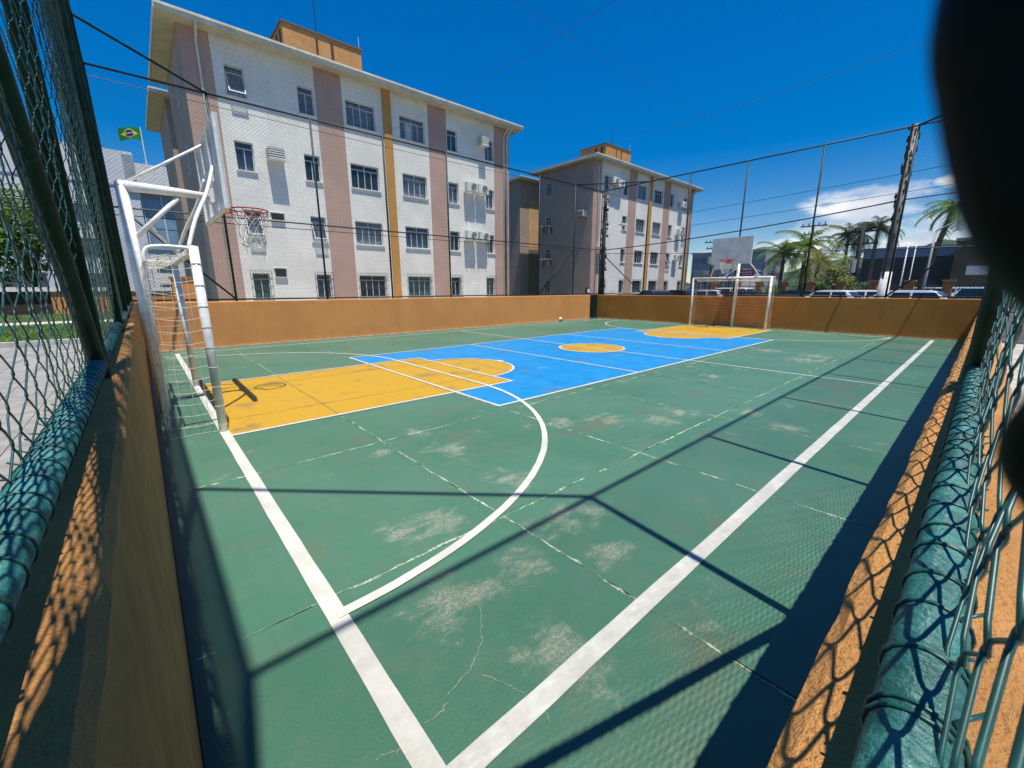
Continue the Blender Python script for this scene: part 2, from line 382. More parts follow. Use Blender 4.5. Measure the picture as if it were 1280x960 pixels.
for s_, bx in ((1, 0), (-1, CX)):
    for y in (4.38, 7.69): line((bx+s_*.045, y), (bx+s_*4.205, y), .05, .0068)
    line((bx+s_*4.18, 4.36), (bx+s_*4.18, 7.71), .05, .0072)
    a0, a1 = (-PI/2, PI/2) if s_ > 0 else (PI/2, 3*PI/2)
    arc(bx+s_*4.18, 6.03, 1.12, a0, a1, .05, .0076)
    # futsal area: quarter arcs round both posts joined by a straight
    if s_ > 0:
        arc(0, 4.62, 3.65, -PI/2, 0, .06, .0080); arc(0, 7.62, 3.65, 0, PI/2, .06, .0080)
    else:
        arc(CX, 4.62, 3.65, PI, 3*PI/2, .05, .0080); arc(CX, 7.62, 3.65, PI/2, PI, .05, .0080)
    line((bx+s_*3.65, 4.62), (bx+s_*3.65, 7.62), .06, .0084)
    MB().box((bx+s_*5.35-.035, 6.0, .001), (bx+s_*5.35+.035, 6.2, .0088)).build('penalty_mark', line_m, floor)
arc(8.56, 6.05, .87, 0, 2*PI, .05, .0080)

# ------------------------------------------------------------------ low walls
def rough_wall(name, a, b, material, label, near=None, parent=None):
    # stuccoed masonry wall, its top arrises hand-trowelled and slightly wavy
    x0, y0 = a; x1, y1 = b; lx, ly = x1-x0, y1-y0; along = 0 if lx > ly else 1; L = max(lx, ly); n = int(L/.06) if near else int(L/.3)
    mb = MB(); prof = [(0, 0), (0, H-.018), (.012, H-.003), (.03, H), (TH-.03, H), (TH-.012, H-.003), (TH, H-.018), (TH, 0)]
    m_ = len(prof); wob = [rnd.random()*6 for _ in range(m_)]
    for k in range(n+1):
        t = k/n*L
        for q, (w, z) in enumerate(prof):
            j = (.0010*math.sin(t*9+wob[q])+.0010*math.sin(t*23+wob[q]*3)+.0010*math.sin(t*61+wob[q]*5)) if 0 < q < m_-1 else 0
            p = (x0+t, y0+w+j, z+j*.6) if along == 0 else (x0+w+j, y0+t, z+j*.6); mb.v.append(p)
    for k in range(n):
        for q in range(m_-1):
            f = (k*m_+q, k*m_+q+1, (k+1)*m_+q+1, (k+1)*m_+q); mb.f.append(f if along == 0 else f[::-1])
    mb.f += [tuple(range(m_)), tuple(n*m_+q for q in range(m_))[::-1]]
    o = mb.build(name, material, parent, smooth=False)
    if parent is None: tag(o, label, 'wall', 'low walls round the court')
    return o
rough_wall('court_wall', (XW-TH, YW-TH), (XW, YB+TH), stucco_near, 'low orange stucco wall behind the goal whose net hangs beside it', True)
rough_wall('court_wall', (XW+.002, YW-TH), (XF+TH, YW), stucco_near, 'low orange stucco wall along the wide white sideline, topped by a thick green pipe', True)
rough_wall('court_wall', (XW+.002, YB), (17.36, YB+TH), stucco, 'long orange wall in front of the apartment blocks, between the corner and the green gate')
rough_wall('court_wall', (XF, YW+.002), (XF+TH, YB+TH), stucco_shade, 'shade-toned orange wall behind the far goal with cars parked beyond it')
bs = mat('mortar_strip', (.52, .46, .36), .9, .2, 6, .5, 60)
for o_ in [w_ for w_ in COL.objects if w_.name.startswith('court_wall')]:
    v_ = [tuple(v.co) for v in o_.data.vertices]; x_ = min(v[0] for v in v_); y_ = min(v[1] for v in v_)
    if y_ > 12: MB().box((XW+.01, YB-.05, -.005), (17.3, YB-.003, .022)).build('mortar_strip', bs, o_)
    elif x_ > 17: MB().box((XF-.05, YW+.01, -.005), (XF-.003, YB-.06, .022)).build('mortar_strip', bs, o_)
gt = thing('court_gate', 'narrow dark green steel gate in the corner between two orange walls', 'gate', (17.37, YB+.06, 0))
MB().box((17.38, YB+.05, .06), (18.03, YB+.07, 1.22)).build('panel', post_g, gt)
for x in (17.39, 18.02): MB().cyl((x, YB+.06, 0.0), (x, YB+.06, 1.3), .022).build('frame', post_g, gt)
for z in (.08, .65, 1.24): MB().cyl((17.39, YB+.06, z), (18.02, YB+.06, z), .018).build('bar', post_g, gt)

# ------------------------------------------------------------------ fences
A_, P_ = .05, .088
FX, FY, FXF, FYB = -.652, -.920, XF+.07, YB+.07          # fence planes
def diag_mesh(p0, ux, W, z0, z1, r):                     # straight diagonal wires of a chain-link sheet seen from afar
    mb = MB(); hh = z1-z0; sl = (P_/2)/A_; ux = Vector(ux); base = Vector(p0)
    step = 2*A_; span = hh/sl
    for sgn in (1, -1):
        k = -int(span/step)-1 if sgn > 0 else 0
        while True:
            u0 = k*step; u1 = u0+sgn*span
            if sgn > 0 and u0 > W: break
            if sgn < 0 and u0 > W+span: break
            a, za = u0, z0; b, zb = u1, z1
            def clip(u, lim):
                return z0+(lim-u0)*sl*sgn
            if sgn > 0:
                if a < 0: za = clip(a, 0); a = 0
                if b > W: zb = clip(b, W); b = W
            else:
                if a > W: za = clip(a, W); a = W
                if b < 0: zb = clip(b, 0); b = 0
            if zb-za > .01:
                nseg = 3; nrm = Vector((-ux.y, ux.x, 0)); pts = []
                for q in range(nseg+1):
                    t = q/nseg; p = base+ux*(a+(b-a)*t); p.z = za+(zb-za)*t
                    p += nrm*(.0015*sgn); pts.append(p)
                mb.tube(pts, r, 3, caps=False)
            k += 1
    return mb
def link_mesh(p0, ux, W, z0, z1, r, bulge=0., sides=4, seed=1):   # true chain link: interlocking zigzag wires
    mb = MB(); q = random.Random(seed); base = Vector(p0); ux = Vector(ux); nrm = Vector((-ux.y, ux.x, 0))
    nw = int(W/A_); nh = int((z1-z0)/(P_/2))
    for i in range(nw):
        pts = []; ph = i % 2
        for h in range(nh+1):
            s_ = 1 if (h+ph) % 2 == 0 else -1
            for dz, lat, dep in ((-.010, .36, .9), (-.003, .53, .35), (.003, .53, -.35), (.010, .36, -.9)):
                z = z0+h*P_/2+dz; u = (i+.5+s_*lat)*A_
                sag = bulge*math.sin(min(1, max(0, (z-z0)/(z1-z0)))*PI)*(.7+.3*math.sin(u*3.1))+.003*math.sin(u*11+z*7)+.0025*math.sin(u*29+z*17)
                p = base+ux*u+nrm*(s_*dep*r*1.1+sag); p.z = max(z0, z); pts.append(p)
        mb.tube(pts, r, sides, caps=False)
    return mb
ZR = H+.052
def rings(p0, ux, W, z, rp, rw, seed=3, side=1):          # mesh wire ends wrapped round the bottom rail
    mb = MB(); q = random.Random(seed); base = Vector(p0); ux = Vector(ux); nrm = Vector((-ux.y, ux.x, 0))*side; u = .02
    while u < W:
        tl = q.gauss(0, .006); n = 16; turn = q.choice((1, 1, 1, 2)); n *= turn; pts = []
        for k in range(n+1):
            a = .9+2*PI*k/n*turn; rr = rp+rw*.95
            p = base+ux*(u+tl*math.sin(a*.5)+.008*k/n*turn)+nrm*(rr*math.cos(a)); p.z = z+rr*math.sin(a); pts.append(p)
        e = pts[-1]+nrm*.012+ux*q.gauss(.006, .006); e.z = pts[-1].z+.006; pts.append(e)
        mb.tube(pts, rw, 6); u += .06*q.uniform(.9, 1.15)
    return mb
def fence(label, origin, ux, W, posts, braces, near_len, rp=.028, corner=(), near_bulge=0., col=post_g, rail_m=pipe_g, mesh_m=wire_far, rtop=.024, side=1, near_sides=4, zt=3.4, rfar=.0014):
    o = Vector(origin); ux = Vector(ux); t = thing('chain_link_fence', label, 'fence', tuple(o), 'chain-link fences on the court walls')
    P = lambda u, z, d=0: tuple(o+ux*u+Vector((-ux.y, ux.x, 0))*d+Vector((0, 0, z)))
    MB().cyl(P(0, ZR), P(W, ZR), rp, 20).build('bottom_rail', rail_m, t, smooth=True)
    MB().cyl(P(0, T), P(W, T), rtop, 10).build('top_rail', col, t, smooth=True)
    for u in posts: MB().cyl(P(u, H-.02), P(u, T+.03), .029, 12).build('post', col, t, smooth=True)
    for (u0, z0, u1, z1) in braces: MB().cyl(P(u0, z0), P(u1, z1), .025, 12).build('brace', col, t, smooth=True)
    for a, b in corner: MB().cyl(a, b, .026, 10).build('corner_brace', col, t, smooth=True)
    z0 = ZR+rp*.6; md = rp*.55*side
    if near_len:
        link_mesh(P(0, 0, md), ux, near_len, z0, zt, .0016, near_bulge, near_sides).build('wire_mesh', wire_g, t, smooth=True, kind='stuff')
        diag_mesh(P(0, 0, md), ux, near_len, zt, T, rfar).build('wire_mesh', mesh_m, t, kind='stuff')
        diag_mesh(P(near_len, 0, md), ux, W-near_len, z0, T, rfar).build('wire_mesh', mesh_m, t, kind='stuff')
        rings(P(0, 0), ux, near_len, ZR, rp, .0015, 3, side).build('wire_wrap', wire_g, t, smooth=True, kind='stuff')
    else: diag_mesh(P(0, 0, md), ux, W, z0, T, rfar).build('wire_mesh', mesh_m, t, kind='stuff')
    return t
# left fence: runs +y along x = FX (its outer side is +normal = -x)
Ly = FYB-FY
fence('green chain-link fence on the low wall beside the hoop post, lawn and pavement outside', (FX, FY, 0), (0, 1, 0), Ly, [0, 2.22, 4.57, 6.92, 9.32, 11.8],
      [(2.22, ZR, 0.02, 3.5)], 5.2, .027, col=post_n, near_bulge=-.055, zt=4.0, corner= [((FX, 1.30, T), (1.65, FY, T)), ((FX, 10.88, T), (1.56, FYB, T))])
# right fence along y = FY; +normal of (-x) direction points to -y, so run it from far to near
LX = FXF-FX
fr = fence('green chain-link fence beside the wide white sideline, its mesh bulging loose over a thick rail', (FX, FY, 0), (1, 0, 0), LX, [2.29, 4.35, 6.85, 9.45, 12.0, 14.4, 16.6],
      [(2.29, ZR, 0.02, 3.5)], 4.4, .0225, side=-1, near_bulge=-.02, near_sides=5, col=post_n)
fence('dark green chain-link fence on the wall in front of the white and pink apartment blocks', (FX, FYB, 0), (1, 0, 0), LX, [0, 2.2, 4.67, 6.9, 9.35, 12.2, 14.2, 16.65, LX],
      [(.1, 3.5, 2.2, ZR), (14.2, ZR, 16.65, 3.5)], 0, .022, rail_m=post_g, rfar=.0021)
fence('dark green chain-link fence on the wall behind the far goal, parking lot and palms beyond', (FXF, FYB, 0), (0, -1, 0), Ly, [2.68, 4.65, 6.92, 9.38, 11.74, Ly],
      [(.1, 3.4, 2.68, ZR), (11.74, ZR, Ly, 3.5)], 0, .022, [((FXF, 1.36, T), (15.9, FY, T)), ((FXF, 10.42, T), (16.0, FYB, T))], rail_m=post_g, rfar=.0019)
# the loose zigzag end of one mesh wire, hanging just beside the lens
lw = []
for px, py, d in ((1350, -260, .019), (1312, -120, .016), (1303, 0, .0138), (1310, 80, .0138), (1326, 170, .0138), (1350, 250, .0138), (1392, 310, .014), (1450, 370, .0145), (1450, 450, .016), (1385, 525, .0185), (1352, 570, .0195), (1380, 620, .0195), (1450, 690, .020), (1540, 800, .021)):
    lw.append(CP+ray(px, py)*d)
def smooth_pts(p, n=5):
    P = [Vector(q) for q in p]; out = []
    for i in range(len(P)-1):
        a = P[max(0, i-1)]; b = P[i]; c = P[i+1]; d = P[min(len(P)-1, i+2)]
        for k in range(n):
            t = k/n; out.append(.5*((2*b)+(-a+c)*t+(2*a-5*b+4*c-d)*t*t+(-a+3*b-3*c+d)*t**3))
    return out+[P[-1]]
MB().tube(smooth_pts(lw), .0027, 12).build('loose_wire', mat('wire_loose_backlit', (.0015, .006, .004), .6, .1, 40, spec=.1), fr, smooth=True)  # backlit side of the green wire: its shade is put into near-black colour

# thin netting stretched over the whole court at fence-top height
net = MB(); cell = .12
def netz(x, y): return T+.02-.22*math.sin(PI*min(1, max(0, (x-FX)/LX)))*math.sin(PI*min(1, max(0, (y-FY)/Ly)))
k = 0; x = FX
while x < FXF:
    net.tube([(x, FY+Ly*q/8, netz(x, FY+Ly*q/8)) for q in range(9)], .0007, 3, caps=False); x += cell
y = FY
while y < FYB:
    net.tube([(FX+LX*q/8, y, netz(FX+LX*q/8, y)) for q in range(9)], .0007, 3, caps=False); y += cell
for x in (6.2, 12.1): net.tube([(x, FY+Ly*q/8, netz(x, FY+Ly*q/8)) for q in range(9)], .004, 4, caps=False)
net.tube([(FX+LX*q/8, 5.2, netz(FX+LX*q/8, 5.2)) for q in range(9)], .004, 4, caps=False)
tag(net.build('overhead_net', mat('net_thread', (.03, .05, .10), .7, .1, 10)), 'fine netting stretched flat over the whole court between the fence tops', 'net')

# ------------------------------------------------------------------ goals and hoops
def goal(label, bx, s_, far=False):
    y0, y1, zt, r = 4.64, 7.64, 1.98, .044
    dt, db = (.40, .47)
    t = thing('futsal_goal', label, 'goal', (bx, (y0+y1)/2, 0))
    X = lambda d: bx-s_*d
    for y in (y0, y1): MB().cyl((bx, y, .0085), (bx, y, zt+r*.8), r, 16).build('post', white_m, t, smooth=True)
    MB().cyl((bx, y0+.01, zt), (bx, y1-.01, zt), r, 16).build('crossbar', white_m, t, smooth=True)
    for y in (y0, y1):
        MB().tube(smooth_pts([(X(.02), y, zt+.012), (X(dt*.6), y, zt+.02), (X(dt*.9), y, zt), (X(dt), y, zt-.07), (X(dt), y, zt-.14)], 4), .021, 10).build('top_stay', white_m, t, smooth=True)
    MB().cyl((X(dt), y0, zt-.10), (X(dt), y1, zt-.10), .014, 8).build('back_bar', white_m, t, smooth=True)
    nb = MB(); c = .125; q = random.Random(4+int(far))
    def strand(fn, n, r_): nb.tube([fn(k/n) for k in range(n+1)], r_, 4, caps=False)
    rr = .0022 if not far else .0026
    # back sheet, from the back bar to the ground, sagging between ties
    zb = zt-.12
    def back(u, v): # u along y, v down
        sag = .03*math.sin(u*PI*8)*v; return (X(dt+(db-dt)*v+.025*math.sin(v*9+u*17)), y0+(y1-y0)*u+.02*math.sin(v*11+u*23), max(.012, zb*(1-v)-.02*abs(math.sin(u*PI*9))+sag*.3))
    ny = int((y1-y0)/c); nz = int(zb/c)
    for i in range(ny+1): strand(lambda v, i=i: back(i/ny, v), 14, rr)
    for i in range(nz+1): strand(lambda u, i=i: back(u, i/nz), 40, rr)
    for yy, sg in ((y0, -1), (y1, 1)):
        nx = 4
        def side(u, v, yy=yy, sg=sg):
            d = (dt+(db-dt)*v)*u; w = .05*math.sin(u*PI)*math.sin(v*13+u*2)
            return (X(d+r*(1-u)*0), yy+w*.6+sg*.01, max(.012, (zt-.04)*(1-v)-.035*math.sin(u*PI)*(1-.2*v)))
        for i in range(nx+1): strand(lambda v, i=i: side(i/nx, v), 26, rr)
        for i in range(int(zt/c)+1): strand(lambda u, i=i: side(u, i/int(zt/c)), 8, rr)
        for i in range(int(zt/.22)+1):                    # lashings round the post
            z = .08+i*.22
            if z < zt: nb.tube([(bx+(r+.003)*math.cos(2*PI*k/10), yy+(r+.003)*math.sin(2*PI*k/10), z+.004*k/10) for k in range(10)], rr, 4, closed=True)
    def top(u, v): return (X(dt*v), y0+(y1-y0)*u, zt+.0-.10*v-.05*math.sin(v*PI)*abs(math.sin(u*PI*6)))
    for i in range(5): strand(lambda u, i=i: top(u, i/4), 40, rr)
    for i in range(ny+1): strand(lambda v, i=i: top(i/ny, v), 6, rr)
    nb.build('net', rope if not far else mat('net_rope_far', (.66, .55, .40), .8, .1, 20), t, smooth=True)
    return t
goal('white futsal goal with sagging white net on the wide white goal line', 0, 1)
goal('white futsal goal in front of the shade-toned orange end wall, far across the court', CX, -1, True)

def hoop(label, bx, s_, rear_detail):
    yc = 6.05; X = lambda d: bx+s_*d
    t = thing('basketball_hoop', label, 'basketball hoop', (X(-.46), yc, 0))
    zp = 2.80
    MB().cyl((X(-.46), yc, 0), (X(-.46), yc, zp), .06, 16).build('pole', white_m, t, smooth=True)
    MB().tube([(X(-.50), yc, 2.77), (X(.0), yc, 2.765), (X(.41), yc, 2.755)], [.06, .052, .04], 12).build('arm', white_m, t, smooth=True)
    MB().cyl((X(-.43), yc, 2.18), (X(.06), yc, 2.70), .028, 10).build('brace', white_m, t, smooth=True)
    xb, yb0, yb1, zb0, zb1 = .44, 5.14, 6.96, 2.50, 3.50
    if s_ < 0: yb0, yb1, xb = 5.28, 6.78, .46
    MB().box((min(X(xb), X(xb+.022)), yb0, zb0), (max(X(xb), X(xb+.022)), yb1, zb1)).build('backboard', mat('board_white', (.62, .62, .60), .55, .08, 5, streak=.15), t, bevel=.004)
    bb = t.children[-1]
    e = .035
    for y in (yb0, yb1-e, yb0+(yb1-yb0)/3, yb0+(yb1-yb0)*2/3): MB().box((min(X(xb-e), X(xb-.001)), y, zb0), (max(X(xb-e), X(xb-.001)), y+e, zb1)).build('frame_bar', white_m, bb)
    for z in (zb0, zb1-e): MB().box((min(X(xb-e+.002), X(xb-.002)), yb0+e, z+.001), (max(X(xb-e+.002), X(xb-.002)), yb1-e, z+e-.001)).build('frame_bar', white_m, bb)
    for y in ((6.25,) if s_ > 0 else (5.5, 6.5)): MB().cyl((X(-.44), yc, 2.79), (X(xb-.02), y, 3.42), .017, 8).build('upper_stay', white_m, t, smooth=True)
    for y, ye in ((yb0+.55, 5.10), (yb1-.45, 6.95)):
        MB().tube(smooth_pts([(X(xb-.02), y, 3.05), (X(.30), y+(ye-y)*.35, 2.72), (X(.12), y+(ye-y)*.75, 2.36), (X(0), ye, 2.03)], 5), .021, 10).build('lower_stay', white_m, t, smooth=True)
    MB().cyl((X(-.28), yc+.02, 2.35), (X(0), yc+.35, 2.02), .02, 8).build('lower_stay', white_m, t, smooth=True)
    MB().box((min(X(xb-.06), X(xb-.01)), yc-.10, 2.68), (max(X(xb-.06), X(xb-.01)), yc+.10, 2.85)).build('arm_plate', white_m, t)
    # rim
    rc, rz, rr = .82, 2.64, .225
    rim = MB().tube([(X(rc)+rr*math.cos(2*PI*k/28), yc+rr*math.sin(2*PI*k/28), rz) for k in range(28)], .009, 8, closed=True)
    rim.tube([(X(rc)+rr*.98*math.cos(2*PI*k/28), yc+rr*.98*math.sin(2*PI*k/28), rz-.055) for k in range(28)], .005, 6, closed=True)
    for k in range(12):
        a = 2*PI*k/12; rim.cyl((X(rc)+rr*math.cos(a), yc+rr*math.sin(a), rz), (X(rc)+rr*.98*math.cos(a), yc+rr*.98*math.sin(a), rz-.055), .004, 5)
    for y in (-.08, .08): rim.cyl((X(xb+.02), yc+y, rz), (X(rc-rr*.92), yc+y, rz), .009, 8)
    rim.cyl((X(xb+.02), yc, rz-.1), (X(rc-rr), yc, rz-.05), .008, 6)
    rim.box((min(X(xb+.023), X(xb+.034)), yc-.11, rz-.12), (max(X(xb+.023), X(xb+.034)), yc+.11, rz+.03))
    ro = rim.build('rim', red_m, t, smooth=True)
    n = MB(); q = random.Random(2); na = 12; rows = 5
    def P(a, v):
        a *= 2*PI/na; rad = rr*(1-.42*v)*(1+.05*math.sin(a*3+v*4)); return (X(rc)+rad*math.cos(a), yc+rad*math.sin(a), rz-.055-.40*v-(.05*math.sin(a*2) if v > .5 else 0))
    for k in range(na):
        for d in (1, -1): n.tube([P(k+d*.5*j, j/rows) for j in range(rows+1)], .0035, 4, caps=False)
        if k % 2: n.tube([P(k, 1), tuple(np.array(P(k, 1))+(.02, .01, -.06)), tuple(np.array(P(k, 1))+(.01, .02, -.08-.08*q.random()))], .0035, 4)
    n.tube([P(k, .97) for k in range(na)], .007, 5, closed=True)
    n.build('net', rope, ro)
    return t
hoop('white steel basketball hoop seen from behind its backboard, above the sagging goal net', 0, 1, True)
hoop('white basketball hoop facing the court above the far goal, dark wall behind', CX, -1, False)
# ball
bc = on(708, 400, 2, .08); bc = (bc[0]*.985, 12.72, .112)
bm = MB(); nu, nv = 20, 12
bm.grid(lambda u, v: (bc[0]+.11*math.sin(PI*v)*math.cos(2*PI*u), bc[1]+.11*math.sin(PI*v)*math.sin(2*PI*u), bc[2]+.11*math.cos(PI*v)), nu, nv)
def ball_mat():
    M = bpy.data.materials.new('ball_leather'); M.use_nodes = True; g = NG(M.node_tree); b = g.n['Principled BSDF']
    vo = g.node('ShaderNodeTexVoronoi'); vo.inputs['Scale'].default_value = 9
    g.l.new(g.node('ShaderNodeTexCoord').outputs['Object'], vo.inputs['Vector'])
    g.put(b.inputs['Base Color'], g.mix(g.ramp(vo.outputs['Color'], .55, .6), (.7, .68, .6), (.35, .3, .12))); b.inputs['Roughness'].default_value = .5; return M
tag(bm.build('soccer_ball', ball_mat(), smooth=True), 'scuffed pale soccer ball lying at the foot of the long orange wall', 'ball')

# ------------------------------------------------------------------ apartment blocks
SILL = [1.16, 3.77, 6.40, 9.12]; WH = 1.1
COLS = [(1.35, .66, 'A'), (4.0, .66, 'B'), (6.08, 1.42, 'C'), (8.80, 1.44, 'D'), (11.64, .68, 'E'), (14.3, .66, 'F')]  # x from facade left end, width
DEP = .14
def win_meshes(w, h):
    fr_ = MB(); t = .04
    fr_.box((0, 0, 0), (w, .05, t)); fr_.box((0, 0, h-t), (w, .05, h)); fr_.box((0, .001, t), (t, .049, h-t)); fr_.box((w-t, .001, t), (w, .049, h-t))
    fr_.box((t, .002, h*.76), (w-t, .048, h*.76+.035))
    n = 4 if w > 1 else 2; panes = []
    for k in range(1, n): fr_.box((t+(w-2*t)*k/n-.016, .003, t), (t+(w-2*t)*k/n+.016, .047, h*.76))
    if n == 4: fr_.box((w/2-.016, .003, h*.76+.035), (w/2+.016, .047, h-t))
    lo = [(t+(w-2*t)*k/n, t+(w-2*t)*(k+1)/n) for k in range(n)]
    pl = MB().box((0, .02, 0), (lo[0][1]-lo[0][0], .026, h*.76-t)).mesh('pane')
    pt = MB().box((t, .021, h*.76+.035), (w-t, .027, h-t)).mesh('pane')
    cu = MB(); m_ = 26
    for k in range(m_):
        x0 = t+(w-2*t)*k/m_; x1 = t+(w-2*t)*(k+1)/m_; y0 = .13+.018*math.sin(k*1.9); y1 = .13+.018*math.sin((k+1)*1.9)
        cu.quad((x0, y0, t), (x1, y1, t), (x1, y1, h-t), (x0, y0, h-t))
    sl = MB().box((-.05, -.19, -.05), (w+.05, .0, -.005)).mesh('sill')
    gr = MB(); gw, gh = w+.16, h+.16
    for k in range(int(gw/.1)+1): gr.cyl((-.08+gw*k/int(gw/.1), -.20, -.06), (-.08+gw*k/int(gw/.1), -.20, -.06+gh), .006, 4)
    for z in (-.06, gh*.33, gh*.66, gh-.06): gr.cyl((-.08, -.205, z), (gw-.08, -.205, z), .008, 4)
    for x in (-.08, gw-.08):
        for z in (-.04, gh-.08): gr.cyl((x, -.205, z), (x, -.13, z), .008, 4)
    gr = gr.mesh('grille')
    f = fr_.mesh('window')
    cm = [cu.mesh('curtain') for _ in range(3)]
    for c, mm in zip(cm, (curtain_m, curtain_b, curtain_g)): c.materials.append(mm)
    tl = MB(); a = .03; W, HH = w-2*t, h*.74
    tl.box((0, 0, 0), (W, .03, a)); tl.box((0, 0, HH-a), (W, .03, HH)); tl.box((0, .001, a), (a, .029, HH-a)); tl.box((W-a, .001, a), (W, .029, HH-a))
    tl = tl.mesh('open_sash'); tp = MB().box((a, .012, a), (W-a, .018, HH-a)).mesh('pane')
    for me, mm in ((f, frame_m), (pl, pane_m), (pt, pane_m), (sl, paint_w), (gr, wire_k), (tl, mat('sash_white', (.78, .78, .78), .4)), (tp, pane_m)): me.materials.append(mm)
    return dict(f=f, pl=pl, pt=pt, cu=cm, sl=sl, gr=gr, lo=lo, t=t, tl=tl, tp=tp)
WM = {}
def window(bld, x, z, w, h, state='', curtain=-1, facade_y=0., rz=0., grille=False):
    """a window part with panes, sill, curtain; (x, z) = lower-left corner on the facade, bld-local"""
    k = (round(w, 2), round(h, 2))
    if k not in WM: WM[k] = win_meshes(*k)
    M = WM[k]
    loc = (x, facade_y+DEP-.02, z) if not rz else (facade_y+DEP-.02, x, z)
    o = inst('window', M['f'], bld, loc, rz)
    if state == 'tilt':
        s_ = inst('open_sash', M['tl'], o, (M['t'], -.01, M['t'])); s_.rotation_euler.x = R(0)
        s_.rotation_euler.x = R(-24); s_.location = (M['t'], -.03-math.sin(R(24))*h*.74, M['t']+h*.74*(1-math.cos(R(24))))
        p = inst('pane', M['tp'], o, s_.location); p.rotation_euler.x = R(-24)
    else:
        for i, (a, b) in enumerate(M['lo']):
            if state == 'open' and i == 1: continue
            inst('pane', M['pl'], o, (a, 0, M['t']))
    inst('pane', M['pt'], o)
    inst('sill', M['sl'], o)
    if curtain >= 0: inst('curtain', M['cu'][curtain], o)
    if grille: inst('grille', M['gr'], o)
    return o
def wall_holes(mb, x0, x1, z0, z1, holes, y, rd):
    xs = sorted({x0, x1, *[h[0] for h in holes], *[h[1] for h in holes]}); zs = sorted({z0, z1, *[h[2] for h in holes], *[h[3] for h in holes]})
    for i in range(len(xs)-1):
        for j in range(len(zs)-1):
            cx, cz = (xs[i]+xs[i+1])/2, (zs[j]+zs[j+1])/2
            if any(h[0] < cx < h[1] and h[2] < cz < h[3] for h in holes): continue
            mb.quad((xs[i], y, zs[j]), (xs[i+1], y, zs[j]), (xs[i+1], y, zs[j+1]), (xs[i], y, zs[j+1]))
    for a, b, c, d in holes:
        mb.quad((a, y, c), (a, y, d), (a, y+rd, d), (a, y+rd, c)); mb.quad((b, y, c), (b, y+rd, c), (b, y+rd, d), (b, y, d))
        mb.quad((a, y, c), (a, y+rd, c), (b, y+rd, c), (b, y, c)); mb.quad((a, y, d), (b, y, d), (b, y+rd, d), (a, y+rd, d))
LB, DB, EV = 16.2, 5.7, 11.12             # facade length, front slab depth, eave height
rq = random.Random(11)
